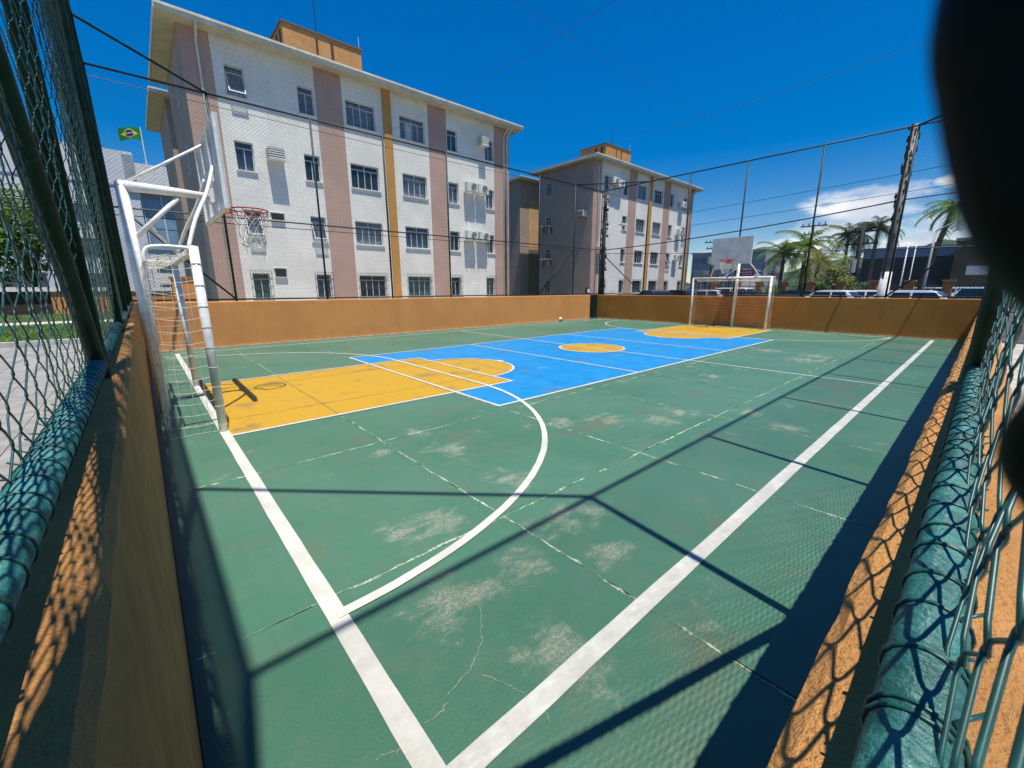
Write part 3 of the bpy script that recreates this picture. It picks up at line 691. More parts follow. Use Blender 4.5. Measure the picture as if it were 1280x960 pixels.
def apartment(x0, label, states, curts, end_windows):
    y0 = 20.5; b = thing('apartment_building', label, 'building', (x0, y0, 0))
    loc = lambda mb, name, m_, par=b, **k: mb.build(name, m_, par, local=True, **k)
    bays = [(0, .98, pink_wall, ()), (.98, 4.74, white_wall, 'AB'), (4.74, 5.92, pink_wall, ()), (5.92, 7.90, white_wall, 'C'), (8.32, 10.46, white_wall, 'D'), (10.46, 11.6, pink_wall, ()), (11.6, 15.0, white_wall, 'EF'), (15.0, LB, pink_wall, ())]
    for a, c, m_, ids in bays:
        holes = [(x, x+w, z, z+WH) for x, w, i in COLS if i in ids for z in SILL]
        mb = MB(); wall_holes(mb, a, c, 0, EV, holes, 0. if m_ is white_wall else -.012, .16)
        if m_ is pink_wall: mb.box((a+.001, -.011, 0), (c-.001, .1, EV))
        loc(mb, 'wall_bay', m_)
    loc(MB().box((7.9, -.10, 0), (8.32, .1, EV)), 'pilaster', orange_wall)
    for x in (7.86, 8.32): loc(MB().box((x, -.02, 0), (x+.04, .09, EV)), 'pilaster_edge', fascia_m)
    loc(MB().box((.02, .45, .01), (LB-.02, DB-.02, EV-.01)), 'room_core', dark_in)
    loc(MB().box((0, .1, 0), (.16, DB, EV)), 'end_wall', beige_wall); loc(MB().box((LB-.16, .1, 0), (LB, DB, EV)), 'end_wall', pink_wall)
    loc(MB().box((0, DB, 0), (LB, DB+.16, EV)), 'back_wall', beige_wall)
    # link stair block and rear slab
    loc(MB().box((3.2, DB+.16, 0), (LB-3.2, 8.3, EV-.3)), 'stair_block', beige_wall)
    rs = loc(MB().box((0, 8.3, 0), (LB, 14, EV)), 'rear_slab', beige_wall)
    loc(MB().box((1.1, 8.28, 5.2), (3.0, 8.31, 9.75)), 'tan_panel', tan_wall, rs)
    loc(MB().box((1.1, 8.285, 0), (3.0, 8.315, 5.2)), 'garage_opening', mat('garage_dark', (.16, .125, .09), .9), rs)
    # eaves, gutter and low hipped roof
    for (a, c, nm) in ((-.6, DB+.75, 'roof'), (7.7, 14.6, 'roof')):
        mb = MB(); mb.box((-.6, a, EV), (LB+.6, c, EV+.06)); ro = loc(mb, nm, soffit_m)
        f = MB(); e = .03
        f.box((-.63, a-.03, EV-.03), (LB+.63, a+.0, EV+.17)); f.box((-.63, c, EV-.03), (LB+.63, c+.03, EV+.17))
        f.box((-.63, a, EV-.03), (-.6, c, EV+.17)); f.box((LB+.6, a, EV-.03), (LB+.63, c, EV+.17))
        loc(f, 'fascia', fascia_m, ro)
        mb = MB(); z = EV+.062; my = (a+c)/2
        P = [(-.6, a, z), (LB+.6, a, z), (LB+.6, c, z), (-.6, c, z)]; q0, q1 = (2.2, my, z+.75), (LB-2.2, my, z+.75)
        mb.quad(P[0], P[1], q1, q0); mb.quad(P[2], P[3], q0, q1); mb.quad(P[3], P[0], q0); mb.quad(P[1], P[2], q1)
        loc(mb, 'roof_sheet', mat('roof_fibre_cement', (.33, .32, .30), .9, .2, 3), ro)
        loc(MB().box((-.61, a-.09, EV+.11), (LB+.61, a-.031, EV+.19)), 'gutter', fascia_m, ro)
    # brick water tank on the roof
    tk = loc(MB().box((4.3, 2.2, EV), (8.0, 5.0, 13.55)), 'water_tank', mat('tank_brick_orange', (.58, .29, .10), .8, .10, 2, .2, 30, brick=(.3, .09, .6)))
    loc(MB().box((4.24, 2.14, 13.55), (8.06, 5.06, 13.62)), 'tank_cap', mat('tank_cap_dark', (.16, .12, .09), .8), tk)
    for x, w in ((5.75, .10), (6.45, .14)): loc(MB().box((x, 2.185, EV), (x+w, 2.21, 13.4)), 'tank_strip', mat('tank_strip_dark', (.13, .06, .03), .8, .3, 6), tk)
    for y in (2.5, 3.1): loc(MB().box((4.285, y, EV), (4.31, y+.25, 13.4)), 'tank_strip', MATS['tank_strip_dark'], tk)
    loc(MB().cyl((6.1, 3.0, 13.6), (6.1, 3.0, 15.4), .02, 6), 'aerial', wire_k, tk)
    loc(MB().cyl((7.95, 2.3, 13.6), (7.95, 2.3, 14.2), .012, 6), 'aerial', white_m, tk)
    # downpipes
    for x in (.55, LB-.45, LB-.2): loc(MB().tube([(x, -.62, EV+.02), (x, -.5, EV-.12), (x, -.06, EV-.42), (x, -.05, EV-.6), (x, -.05, 0)], .045, 8), 'downpipe', fascia_m, smooth=True)
    for x, w, i in COLS:
        for fl_, z in enumerate(SILL):
            key = i+str(fl_+1)
            window(b, x, z, w, WH, states.get(key, ''), curts.get(key, -1), 0., 0., fl_ == 0)
    # small windows in the end wall
    for yy, z, st in end_windows:
        o = inst('window', WM[(.66, 1.1)]['f'], b, (-.05, yy+.66, z), -PI/2)
        for a, c in WM[(.66, 1.1)]['lo']: inst('pane', WM[(.66, 1.1)]['pl'], o, (a, 0, .04))
        inst('pane', WM[(.66, 1.1)]['pt'], o)
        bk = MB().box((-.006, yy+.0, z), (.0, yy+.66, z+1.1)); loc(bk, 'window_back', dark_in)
    return b
B1X, B2X = 2.0, 26.8
apartment(B1X, 'large four-storey white and pink apartment block right behind the long orange wall', {'A4': 'tilt', 'A2': 'tilt', 'B2': 'tilt', 'B4': '', 'D4': 'open'},
          {'A3': 1, 'A4': 0, 'A1': 2, 'B4': 0, 'C4': 0, 'D4': 0, 'D3': 0, 'E4': 1, 'F4': 0, 'F3': 0, 'C2': 0, 'D2': 1, 'D1': 2, 'E3': 0, 'B1': 1, 'F1': 1, 'B2': 0, 'A2': 0}, [(2.0, 9.1, ''), (2.0, 6.4, '')])
apartment(B2X, 'white and pink apartment block past the gate, a street pole at its corner', {'C2': 'open', 'D2': 'open', 'E2': 'tilt', 'F3': 'tilt', 'A2': 'tilt'},
          {'C4': 0, 'D3': 0, 'A3': 0, 'A4': 0, 'C3': 1, 'F4': 0, 'E4': 1}, [(4.3, 9.1, ''), (4.3, 6.4, ''), (4.3, 3.77, ''), (4.3, 1.16, '')])

# air conditioners
def split_ac(x, z, label, flip=1):
    t = thing('air_conditioner', label, 'air conditioner', (x, 20.5, z), 'split condensers on the facades')
    L = lambda mb, n, m_, p=t, **k: mb.build(n, m_, p, local=True, **k)
    L(MB().box((-.38, -.46, 0), (.38, -.14, .52)), 'case', ac_white, bevel=.02)
    fan = MB().tube([(.08+.2*math.cos(2*PI*k/20), -.468, .26+.2*math.sin(2*PI*k/20)) for k in range(20)], .012, 5, closed=True)
    for r_ in (.15, .1, .05): fan.tube([(.08+r_*math.cos(2*PI*k/16), -.468, .26+r_*math.sin(2*PI*k/16)) for k in range(16)], .006, 4, closed=True)
    L(fan, 'fan_guard', ac_white)
    L(MB().tube([(.08, -.4605, .26), (.08, -.4635, .26)], .195, 20), 'fan_opening', ac_dark)
    for s_ in (-.28, .28): L(MB().box((s_-.02, -.5, -.04), (s_+.02, -.001, -.001)).box((s_-.02, -.04, -.3), (s_+.02, -.001, -.04)), 'bracket', ac_white)
    L(MB().tube([(.4, -.2, .15), (.46, -.1, .1), (.46, -.04, -.2), (.46, -.04, -1.2)], .02, 6), 'hose', white_m)
def box_ac(x, z, w, h, label, white=True):
    t = thing('window_air_conditioner', label, 'air conditioner', (x, 20.5, z), 'box air conditioners on the near block')
    L = lambda mb, n, m_, p=t, **k: mb.build(n, m_, p, local=True, **k)
    d = .45 if white else .06
    L(MB().box((-w/2+.02, -d+.01, 0), (w/2-.02, .0, h)), 'case', ac_dark)
    for k in range(5):
        zz = h*(k+.15)/5
        L(MB().box((-w/2, -d-.02, zz), (w/2, -d+.008, zz+h*.11)), 'louvre', ac_white if white else ac_dark)
        if white:
            for s_ in (-1, 1): L(MB().box((s_*w/2-.015, -d+.009, zz), (s_*w/2+.015, -.02, zz+h*.11)), 'louvre', ac_white)
    L(MB().box((-w/2-.02, -d-.03, -.03), (w/2+.02, .0, -.002)), 'base', ac_white)
    if not white: L(MB().box((-w/2-.03, -.05, -.05), (w/2+.03, -.001, -.031)).box((-w/2-.03, -.05, h+.005), (w/2+.03, -.001, h+.03)), 'surround', ac_white)
box_ac(4.79, 6.95, .62, .45, 'slatted white box air conditioner between two second-floor windows of the near block')
box_ac(4.62, 4.55, .5, .28, 'dark flat air-conditioner grille between two first-floor windows of the near block', False)
box_ac(4.47, 2.12, .45, .36, 'dark flat air-conditioner grille between two barred ground-floor windows of the near block', False)
box_ac(16.0, 9.75, .46, .46, 'small white box air conditioner under the eaves near the corner of the near block')
for x, z, l in ((15.02, 7.10, 'split condenser of the second-floor pair on the near block, on the orange-column side'), (15.83, 7.10, 'split condenser of the second-floor pair on the near block, on the building-corner side'),
                (14.95, 4.42, 'split condenser of the first-floor pair on the near block, on the orange-column side'), (15.88, 4.42, 'split condenser of the first-floor pair on the near block, on the building-corner side')):
    split_ac(x, z, l)
for x, z, l in ((B2X+1.0+1.3, 9.6, 'split condenser of the upper pair on the far block, by the corner'), (B2X+3.1, 9.5, 'split condenser of the upper pair on the far block, by the pink band'), (B2X+.85, 4.3, 'split condenser low beside the street pole on the far block'),
                (B2X+13.6, 9.2, 'topmost split condenser between the end windows of the far block'), (B2X+13.4, 6.7, 'third-storey split condenser between the end windows of the far block'), (B2X+13.2, 4.3, 'lower split condenser between the end windows of the far block')):
    split_ac(x, z, l)
# shelf air conditioner and drying racks on the shaded end wall of the far block
t = thing('window_air_conditioner', 'white box air conditioner jutting from the shaded end wall of the far block', 'air conditioner', (B2X, 21.3, 7.1))
MB().box((-.55, -.3, 0), (0, .3, .42)).build('case', ac_white, t, local=True, bevel=.02); MB().box((-.6, -.34, -.06), (0, .34, -.002)).build('shelf', concrete, t, local=True)
for i in range(6): MB().box((-.565, -.27, .04+i*.06), (-.549, .27, .065+i*.06)).build('louvre', ac_dark, t, local=True)
gcols = [(.05, .06, .12), (.6, .6, .6), (.45, .05, .06), (.02, .02, .025), (.2, .25, .4), (.55, .2, .15)]
for zz, nm in ((6.35, 'wire drying rack hung with dark clothes, upper window of the shaded end wall'), (3.65, 'wire drying rack hung with pale and black clothes, lower window of the shaded end wall')):
    t = thing('drying_rack', nm, 'drying rack', (B2X, 25.1, zz), 'drying racks on the end wall')
    for y in (-.5, .5): MB().tube([(-.01, y, .3), (-.6, y, .42)], .012, 5).build('arm', white_m, t, local=True)
    for k in range(4): MB().cyl((-.15-.14*k, -.5, .33+.028*k), (-.15-.14*k, .5, .33+.028*k), .006, 4).build('rod', white_m, t, local=True)
    for k in range(6):
        yy = -.42+.16*k; w = .12; ln = rq.uniform(.4, .75); xx = -.15-.14*(k % 4); zt = .33+.028*(k % 4)
        mb = MB().grid(lambda u, v: (xx+.012*math.sin(u*7+v*3)+.012, yy+w*(u-.5)*1.3, zt-ln*v), 5, 6)
        mb.grid(lambda u, v: (xx-.012+.012*math.sin(u*7+v*3), yy+w*(u-.5)*1.3, zt-ln*.8*v), 5, 6)
        mb.build('garment', mat('cloth_%d' % k, gcols[k], .9, .1, 9), t, local=True)

# ------------------------------------------------------------------ outside, to the left: paving, lawn, wall, tree, pale office block
pv = struct(MB().box((-40, -12, -.2), (XW-TH-.002, 17.2, -.012)).build('pavement', paving2))
pm = MB().box((-.246, -.246, -.05), (.246, .246, 0)).mesh('paver'); pm.materials.append(paving)
for i in range(6):
    for j in range(44):
        inst('paver', pm, pv, (XW-TH-.26-i*.5, -5.0+j*.5+(.25 if i % 2 else 0), rnd.uniform(-.002, .001)))
MB().box((-40, -12, -.1), (XW-TH-3.02, 17.2, -.001)).build('paver_field', mat('paving_far', (.30, .29, .275), .85, .14, 3, brick=(.5, .5, .5)), pv)
struct(MB().box((-60, 17.2, -.2), (1.2, 17.45, .12)).build('kerb', mat('kerb_concrete', (.5, .49, .46), .9, .15, 4)))
struct(MB().box((-60, 17.45, -.2), (1.2, 27.0, .04)).build('lawn_soil', mat('soil', (.07, .09, .03), .95)))
struct(MB().box((-60, 27.0, -.2), (1.2, 29.0, .06)).build('footpath', mat('path_pale', (.55, .53, .48), .9, .1, 3)))
struct(MB().box((-60, 29.0, -.2), (1.2, 38.5, .04)).build('lawn_soil', MATS['soil']))
struct(MB().box((XF+TH+.01, -60, -.2), (XF+60, 60, -.008)).build('parking_lot', asphalt))
struct(MB().box((XW-TH, -40, -.2), (XF+TH, YW-TH-.002, -.006)).build('side_pavement', mat('concrete_pale', (.42, .40, .36), .9, .15, 2, .3, 40)))
struct(MB().box((XW-TH, YB+TH+.002, -.2), (XF+TH, 20.5, -.005)).build('front_yard', MATS['concrete_pale']))
gm = MB(); q = random.Random(5)
for k in range(26000):
    if k < 19000: x, y = q.uniform(-13, 1.0), q.uniform(17.5, 26.9)
    else: x, y = q.uniform(-13, 1.0), q.uniform(29.1, 38.3)
    a = q.random()*6.28; h = q.uniform(.05, .12); w = .012; lx, ly = q.gauss(0, .03), q.gauss(0, .03)
    gm.quad((x-w*math.cos(a), y-w*math.sin(a), .04), (x+w*math.cos(a), y+w*math.sin(a), .04), (x+lx, y+ly, .04+h))
o = gm.build('lawn_grass', mat('grass_blades', (.13, .30, .035), .7, .3, 1.2), kind='stuff'); o['label'] = 'short bright green grass on the lawn beyond the paving'; o['category'] = 'grass'
gw = thing('garden_wall', 'orange garden wall with white coping between the lawn and the leafy trees', 'wall', (-5, 38.6, 0))
MB().box((-16.5, 38.6, 0), (-7.6, 38.8, 1.45)).build('wall', stucco, gw); MB().box((-6.9+2.2, 38.6, 0), (1.6, 38.8, 1.45)).build('wall', stucco, gw)
MB().box((-16.6, 38.5, 1.45), (1.7, 38.9, 1.72)).build('coping', paint_w, gw)
MB().box((-7.6, 38.72, 0), (-4.7, 38.78, 1.45)).build('gate_opening', mat('opening_dark', (.05, .035, .03), .8, .2, 4), gw)  # dark panel standing in for the shade inside an open gateway
gp = thing('gate_pillar', 'short orange gate pillar standing past the goal beside the near block', 'pillar', (.75, 18.6, 0))
MB().box((.45, 18.4, 0), (1.15, 18.9, 1.95)).build('shaft', stucco, gp); MB().box((.40, 18.35, 1.95), (1.2, 18.95, 2.02)).build('cap', stucco_shade, gp)

def leafy(name, col, var=.4, sc=1.2):
    M = mat(name, col, .55, var, sc); g = NG(M.node_tree); b = g.n['Principled BSDF']; out = g.n['Material Output']
    tr = g.node('ShaderNodeBsdfTranslucent'); tr.inputs[0].default_value = (col[0]*1.6, col[1]*1.5, col[2], 1)
    mx = g.node('ShaderNodeMixShader'); mx.inputs[0].default_value = .35
    g.l.new(b.outputs[0], mx.inputs[1]); g.l.new(tr.outputs[0], mx.inputs[2]); g.l.new(mx.outputs[0], out.inputs[0]); return M
def leaf_tree(name, label, loc, h, rad, trunk_h, leaf_m, n, group=None, squash=.8, leaf=.09, seed=1, cat='tree'):
    q = random.Random(seed); t = thing(name, label, cat, loc, group)
    tr = MB(); tr.tube([(0, 0, 0), (.05, .03, trunk_h*.5), (0, .06, trunk_h)], [rad*.07+.03, rad*.055+.02, rad*.04+.015], 8)
    cl = []
    for k in range(9):
        a = q.random()*6.28; r_ = rad*q.uniform(.35, .75); z = trunk_h+(h-trunk_h)*q.uniform(.15, .8)
        e = (r_*math.cos(a), r_*math.sin(a), z); tr.tube([(0, .05, trunk_h*.85), (e[0]*.45, e[1]*.45, trunk_h+(z-trunk_h)*.6), e], [rad*.035+.01, rad*.02+.008, .006], 5); cl.append((e, rad*q.uniform(.35, .55)))
    cl.append(((0, 0, h-rad*.4), rad*.5))
    tr.build('trunk', mat('bark', (.12, .085, .055), .9, .3, 8, .5, 30), t, local=True)
    lv = MB()
    for k in range(n):
        (cx, cy, cz), r_ = q.choice(cl); d = Vector((q.gauss(0, 1), q.gauss(0, 1), q.gauss(0, 1))); d.normalize(); d *= r_*q.random()**.45
        p = Vector((cx+d.x, cy+d.y, cz+d.z*squash)); u = Vector((q.gauss(0, 1), q.gauss(0, 1), q.gauss(0, .6))).normalized(); w = u.orthogonal().normalized()
        s_ = leaf*q.uniform(.6, 1.3); lv.quad(p-u*s_, p+w*s_*.5, p+u*s_, p-w*s_*.5)
    lv.build('crown', leaf_m, t, local=True)
    return t
leaf_a = leafy('leaf_mid_green', (.10, .20, .035)); leaf_y = leafy('leaf_yellow_green', (.20, .24, .05))
leaf_tree('broadleaf_tree', 'leafy green tree rising behind the orange garden wall past the lawn', (-5.7, 43, 0), 8.0, 4.6, 2.2, leaf_a, 4600, leaf=.2, seed=3, squash=.95)
leaf_tree('broadleaf_tree', 'darker leafy tree behind the garden wall, partly hidden by fence mesh', (-12.5, 46, 0), 8.2, 4.6, 2.4, leaf_a, 4600, leaf=.2, seed=4, squash=.95)

ob = thing('office_building', 'big pale grey office block with glazed front beyond the lawn, flagpole on its roof', 'building', (-10, 60, 0))
pale = mat('office_panel', (.62, .64, .66), .6, .05, .5, brick=(3.2, 1.6, .3)); pale2 = mat('office_panel_dark', (.33, .36, .40), .5, .08, 1)
MB().box((-45, 60, 0), (1.15, 78, 15.3)).build('wall', pale, ob); MB().box((1.16, 61, 0), (16, 78, 11.6)).build('wall', pale2, ob)
MB().box((1.17, 60.2, 11.6), (15.9, 77, 14.4)).build('parapet_block', paint_w, ob)
MB().box((.3, 59.8, 11.4), (1.1, 59.99, 15.0)).build('fin', pale2, ob)
MB().box((-45, 59.93, 11.9), (-.2, 59.99, 12.05)).build('joint', pale2, ob)
cg = mat('curtain_glass', (.22, .34, .46), .12, .15, .4, spec=.8)
for i in range(6):
    for j in range(7): MB().box((1.4+i*1.6, 60.9, .3+j*1.55), (2.9+i*1.6, 60.99, 1.75+j*1.55)).build('pane', cg, ob)
for i in range(7): MB().box((1.27+i*1.6, 60.85, 0), (1.37+i*1.6, 60.98, 11.5)).build('mullion', white_m, ob)
wm_ = mat('office_window', (.06, .09, .13), .15, .1, 1, spec=.8)
for i in range(9):
    for j in range(3): MB().box((-40+i*4.3, 59.94, 1.5+j*3.4), (-37+i*4.3, 59.99, 3.2+j*3.4)).build('window', wm_, ob)
hs_ = thing('guard_house', 'small white and blue kiosk in front of the glazed office front', 'kiosk', (1.9, 44, 0))
MB().box((.6, 43, 0), (3.2, 45, 4.6)).build('wall', paint_w, hs_); MB().box((.5, 42.9, 4.6), (3.3, 45.1, 5.0)).build('roof', mat('blue_trim', (.22, .45, .66), .6), hs_)
for z in (1.1, 3.0): MB().box((.9, 42.95, z), (1.8, 42.99, z+.9)).build('window', wm_, hs_); 
# flag of green field, yellow rhombus and blue disc
fb = on(186, 206, 1, 60.6); ft = on(172, 158, 1, 60.6); fx = float((fb[0]+ft[0])/2)
fp = thing('flagpole', 'white flagpole on the pale office block flying the green and yellow flag', 'flagpole', (fx, 60.6, 14.3))
MB().cyl((fx, 60.6, 14.3), (fx, 60.6, 18.0), .05, 8).build('pole', white_m, fp)
def fw_(u, v, d): # u 0..1 from pole towards -x
    return (fx-.05-1.75*u, 60.6+.22*math.sin(u*6.5+v)*u+d, 17.9-.25*u-1.15*v+.12*math.sin(u*5))
fl_ = MB().grid(lambda u, v: fw_(u, v, 0), 20, 12).build('flag', mat('flag_green', (.0, .22, .035), .8, .05, 3), fp)
for d in (-.012, .012):
    rh = MB(); N = 10
    rh.grid(lambda a, b: fw_(.5+(a-.5)*.84*(1-abs(2*b-1)), .5+(b-.5)*.80, d), 12, 12); rh.build('rhombus', mat('flag_yellow', (.75, .55, .01), .8, .05, 3), fl_)
    dc = MB(); dc.grid(lambda a, b: fw_(.5+.19*b*math.cos(2*PI*a), .5+.28*b*math.sin(2*PI*a), d*1.8), 20, 4); dc.build('disc', mat('flag_blue', (.005, .02, .18), .8, .05, 3), fl_)
    bd = MB(); bd.grid(lambda a, b: fw_(.5+.185*(2*a-1), .47+.05*b+.03*(2*a-1), d*2.5), 8, 2); bd.build('band', paint_w, fl_)

# ------------------------------------------------------------------ utility poles, cables, street lamp
p1 = on(1104, 362, 0, 20.2); P1 = (20.2, float(p1[1]))
t = thing('utility_pole', 'concrete utility pole with whitewashed foot and dark fittings behind the far wall', 'pole', (P1[0], P1[1], 0))
MB().tube([(P1[0], P1[1], 0), (P1[0], P1[1], 7.0)], [.18, .10], 14).build('shaft', concrete, t, smooth=True)
MB().tube([(P1[0], P1[1], 0), (P1[0], P1[1], 2.15)], [.184, .162], 14).build('whitewash', paint_w, t, smooth=True)
q = random.Random(9); hw = MB()
for k in range(70):
    z = 3.0+3.9*k/70; a = q.uniform(1.2, 5.0); r_ = .10+q.uniform(0, .06)
    b_ = q.uniform(.02, .045); hw.lathe((P1[0]+r_*math.cos(a), P1[1]+r_*math.sin(a), z), [(0, b_*.5), (.03, b_), (.08, b_*.8), (.12+.1*q.random(), b_*.3)], 6)
hw.tube([(P1[0]-.16, P1[1]+.06, 1.9), (P1[0]-.17, P1[1]+.05, 4), (P1[0]-.13, P1[1]+.05, 7)], .035, 6)
hw.build('pole_hardware', dark_c, t)
P2 = (19.0, 13.55)
t = thing('utility_pole', 'dark rough street pole with small lamp beside the green gate', 'pole', (P2[0], P2[1], 0))
MB().tube([(P2[0], P2[1], 0), (P2[0], P2[1], 6.7)], [.15, .09], 12).build('shaft', dark_c, t, smooth=True)
hw = MB()
for k in range(34):
    z = 1.5+5.0*k/34; a = q.random()*6.28; r_ = .12+q.uniform(0, .06)
    hw.box((P2[0]-.05+r_*math.cos(a), P2[1]-.05+r_*math.sin(a), z), (P2[0]+.05+r_*math.cos(a), P2[1]+.05+r_*math.sin(a), z+q.uniform(.05, .14)), q.random())
hw.build('pole_hardware', dark_c, t)
la = MB().tube(smooth_pts([(P2[0], P2[1], 4.3), (P2[0]+.5, P2[1]-.1, 4.9), (P2[0]+1.3, P2[1]-.2, 5.1)]), .025, 6).build('lamp_arm', white_m, t)
MB().box((P2[0]+1.2, P2[1]-.3, 5.03), (P2[0]+1.75, P2[1]-.1, 5.13)).build('lamp_head', white_m, la)
t = thing('floodlight', 'small black floodlight box on the end of the long orange wall', 'floodlight', (17.2, YB+.1, H))
MB().box((17.1, YB+.02, 1.32), (17.32, YB+.16, 1.62)).build('housing', wire_k, t); MB().cyl((17.21, YB+.09, 1.25), (17.21, YB+.09, 1.33), .02).build('stem', wire_k, t); MB().box((17.13, YB+.01, 1.36), (17.29, YB+.018, 1.56)).build('lens', paint_w, t)
def sagline(a, b, sag, n=16): return [(a[0]+(b[0]-a[0])*k/n, a[1]+(b[1]-a[1])*k/n, a[2]+(b[2]-a[2])*k/n-sag*4*(k/n)*(1-k/n)) for k in range(n+1)]
def cable(label, a, b, sag, r=.012):
    o = MB().tube(sagline(a, b, sag), r, 5).build('power_cable', wire_k); tag(o, label, 'cable', 'overhead cables')
cable('thick black cable running level in front of the near apartment block', (-30, 13.5, 3.45), (P2[0], P2[1], 3.62), .02, .022)
cable('thinner black cable just under the thick one in front of the near block', (-30, 13.6, 3.2), (P2[0], P2[1], 3.5), .02, .010)
cable('thick black cable climbing between the gate pole and the concrete pole', (P2[0], P2[1], 3.62), (P1[0], P1[1], 4.6), .15, .024)
cable('thin black cable strung between the two street poles below the thick one', (P2[0], P2[1], 3.45), (P1[0], P1[1], 2.95), .05, .012)
cable('cable running on past the concrete pole towards the brown building', (P1[0], P1[1], 4.6), (22, -16, 6.2), .2, .022)
cable('lower black cable running on level past the concrete pole', (P1[0], P1[1], 2.95), (22, -16, 2.9), .05, .018)
cable('thin high cable crossing the sky above the far palms', (60, 60, 11.5), (44, -14, 11.0), .5, .02)
cable('thin second high cable crossing the sky above the far palms', (60, 60, 9.8), (44, -14, 9.6), .5, .02)
cable('slack thin wire across the front of the near block', (-14, 17, 7.9), (30, 18.5, 8.4), .5, .010)

# ------------------------------------------------------------------ beyond the far wall: fence of brick pillars, palms, cars, buildings
PX = 36.
bf = thing('boundary_fence', 'green railing between capped orange brick pillars across the parking lot', 'fence', (PX, 6, 0))
ys = [float(on(p, 352, 0, PX)[1]) for p in (893, 922, 950, 981, 1014, 1052, 1092, 1138, 1186, 1240)]
brick_p = mat('pillar_brick', (.46, .20, .08), .85, .15, 3, brick=(.25, .08, .7))
for y in ys:
    p = MB().box((PX-.22, y-.22, 0), (PX+.22, y+.22, 1.95)).build('pillar', brick_p, bf); MB().box((PX-.28, y-.28, 1.95), (PX+.28, y+.28, 2.05)).build('cap', brick_p, p)
rail_gn = mat('railing_green', (.02, .12, .08), .5)
for a, b in zip(ys[:-1], ys[1:]):
    mb = MB(); y0, y1 = b+.22, a-.22
    for z in (.25, .95, 1.7): mb.box((PX-.02, y0, z), (PX+.02, y1, z+.05))
    n = max(3, int((y1-y0)/.14))
    for k in range(1, n): mb.box((PX-.012, y0+(y1-y0)*k/n-.012, .2), (PX+.012, y0+(y1-y0)*k/n+.012, 1.75))
    mb.build('railing', rail_gn, bf)
def palm(label, px, py_base, X, h, R_, seed, fr_m, n=20, lean=.0):
    y = float(on(px, py_base, 0, X)[1]); q = random.Random(seed); t = thing('palm_tree', label, 'palm', (X, y, 0), 'palms across the parking lot')
    MB().tube([(0, 0, 0), (0, lean*.3, h*.4), (0, lean, h)], [.2, .15, .13], 8).build('trunk', mat('palm_bark', (.20, .16, .12), .9, .3, 5, .5, 20), t, local=True)
    cr = MB()
    for k in range(n):
        a = k*2.4+q.random()*.5; el = q.uniform(-.35, 1.25); ln = R_*q.uniform(.8, 1.15); pts = []; p = Vector((0, lean, h)); e = el
        for j in range(11):
            pts.append(p.copy()); p = p+Vector((math.cos(a)*math.cos(e), math.sin(a)*math.cos(e), math.sin(e)))*ln/10; e -= .13+.05*q.random()
        cr.tube(pts, [.03*(1-j/11)+.006 for j in range(11)], 3, caps=False)
        for j in range(1, 10):
            for sub in (0, .5):
                b = pts[j]+(pts[min(10, j+1)]-pts[j])*sub; tg = (pts[min(10, j+1)]-pts[j-1]).normalized(); sd = tg.cross(Vector((0, 0, 1))); sd = sd.normalized() if sd.length > .01 else Vector((1, 0, 0))
                ll = ln*.26*(1-.55*abs(j/10-.4))
                for s_ in (-1, 1):
                    tip = b+sd*s_*ll*.8+tg*ll*.45+Vector((0, 0, -ll*q.uniform(.25, .6))); w = tg*.045
                    cr.quad(b-w, b+w, tip)
    cr.build('crown', fr_m, t, local=True); return t
pal_g = leafy('palm_green', (.12, .22, .04)); pal_y = leafy('palm_yellow', (.24, .25, .06)); pal_d = leafy('palm_dark', (.04, .075, .03))
palm('leafy palm with darker fronds, lower of the clump beside the far hoop', 974, 360, 40, 4.2, 2.6, 1, pal_g, 24)
palm('bright green palm, taller of the clump beside the far hoop', 1000, 360, 41, 5.0, 2.8, 2, pal_g, 26)
palm('yellowish bushy palm between the clump and the round bushes', 1018, 360, 39, 3.6, 2.2, 3, pal_y, 22)
palm('tall dark palm in front of the brown building', 1084, 360, 52, 7.0, 2.4, 4, pal_d, 24)
palm('dark palm half hidden behind the crossarm pole', 1050, 360, 54, 6.6, 2.6, 5, pal_d, 22)
palm('dark far palm beside the crossarm pole', 1064, 360, 58, 7.2, 2.4, 9, pal_d, 22)
palm('bright wind-blown palm with bare trunk beside the lamp post', 1146, 360, 38, 6.4, 2.0, 6, pal_g, 18, -.9)
leaf_tree('broadleaf_shrub', 'pale yellow-green shrub in front of the brown building', (37.5, float(on(1045, 360, 0, 37.5)[1]), 0), 3.4, 1.5, .9, leaf_y, 3500, leaf=.09, seed=8, cat='shrub')
for px, X, hh, rr, l in ((966, 37.4, 1.95, 1.0, 'round clipped bush at the foot of the far palm clump'), (1029, 37.0, 2.05, .85, 'round clipped bush between two brick pillars, beside the yellow shrub'), (1080, 37.6, 2.0, .9, 'round clipped bush behind the crossarm pole, near the dark palms')):
    leaf_tree('round_bush', l, (X, float(on(px, 360, 0, X)[1]), 0), hh, rr, .4, leaf_a, 2600, leaf=.07, seed=int(px), cat='bush', squash=.75)
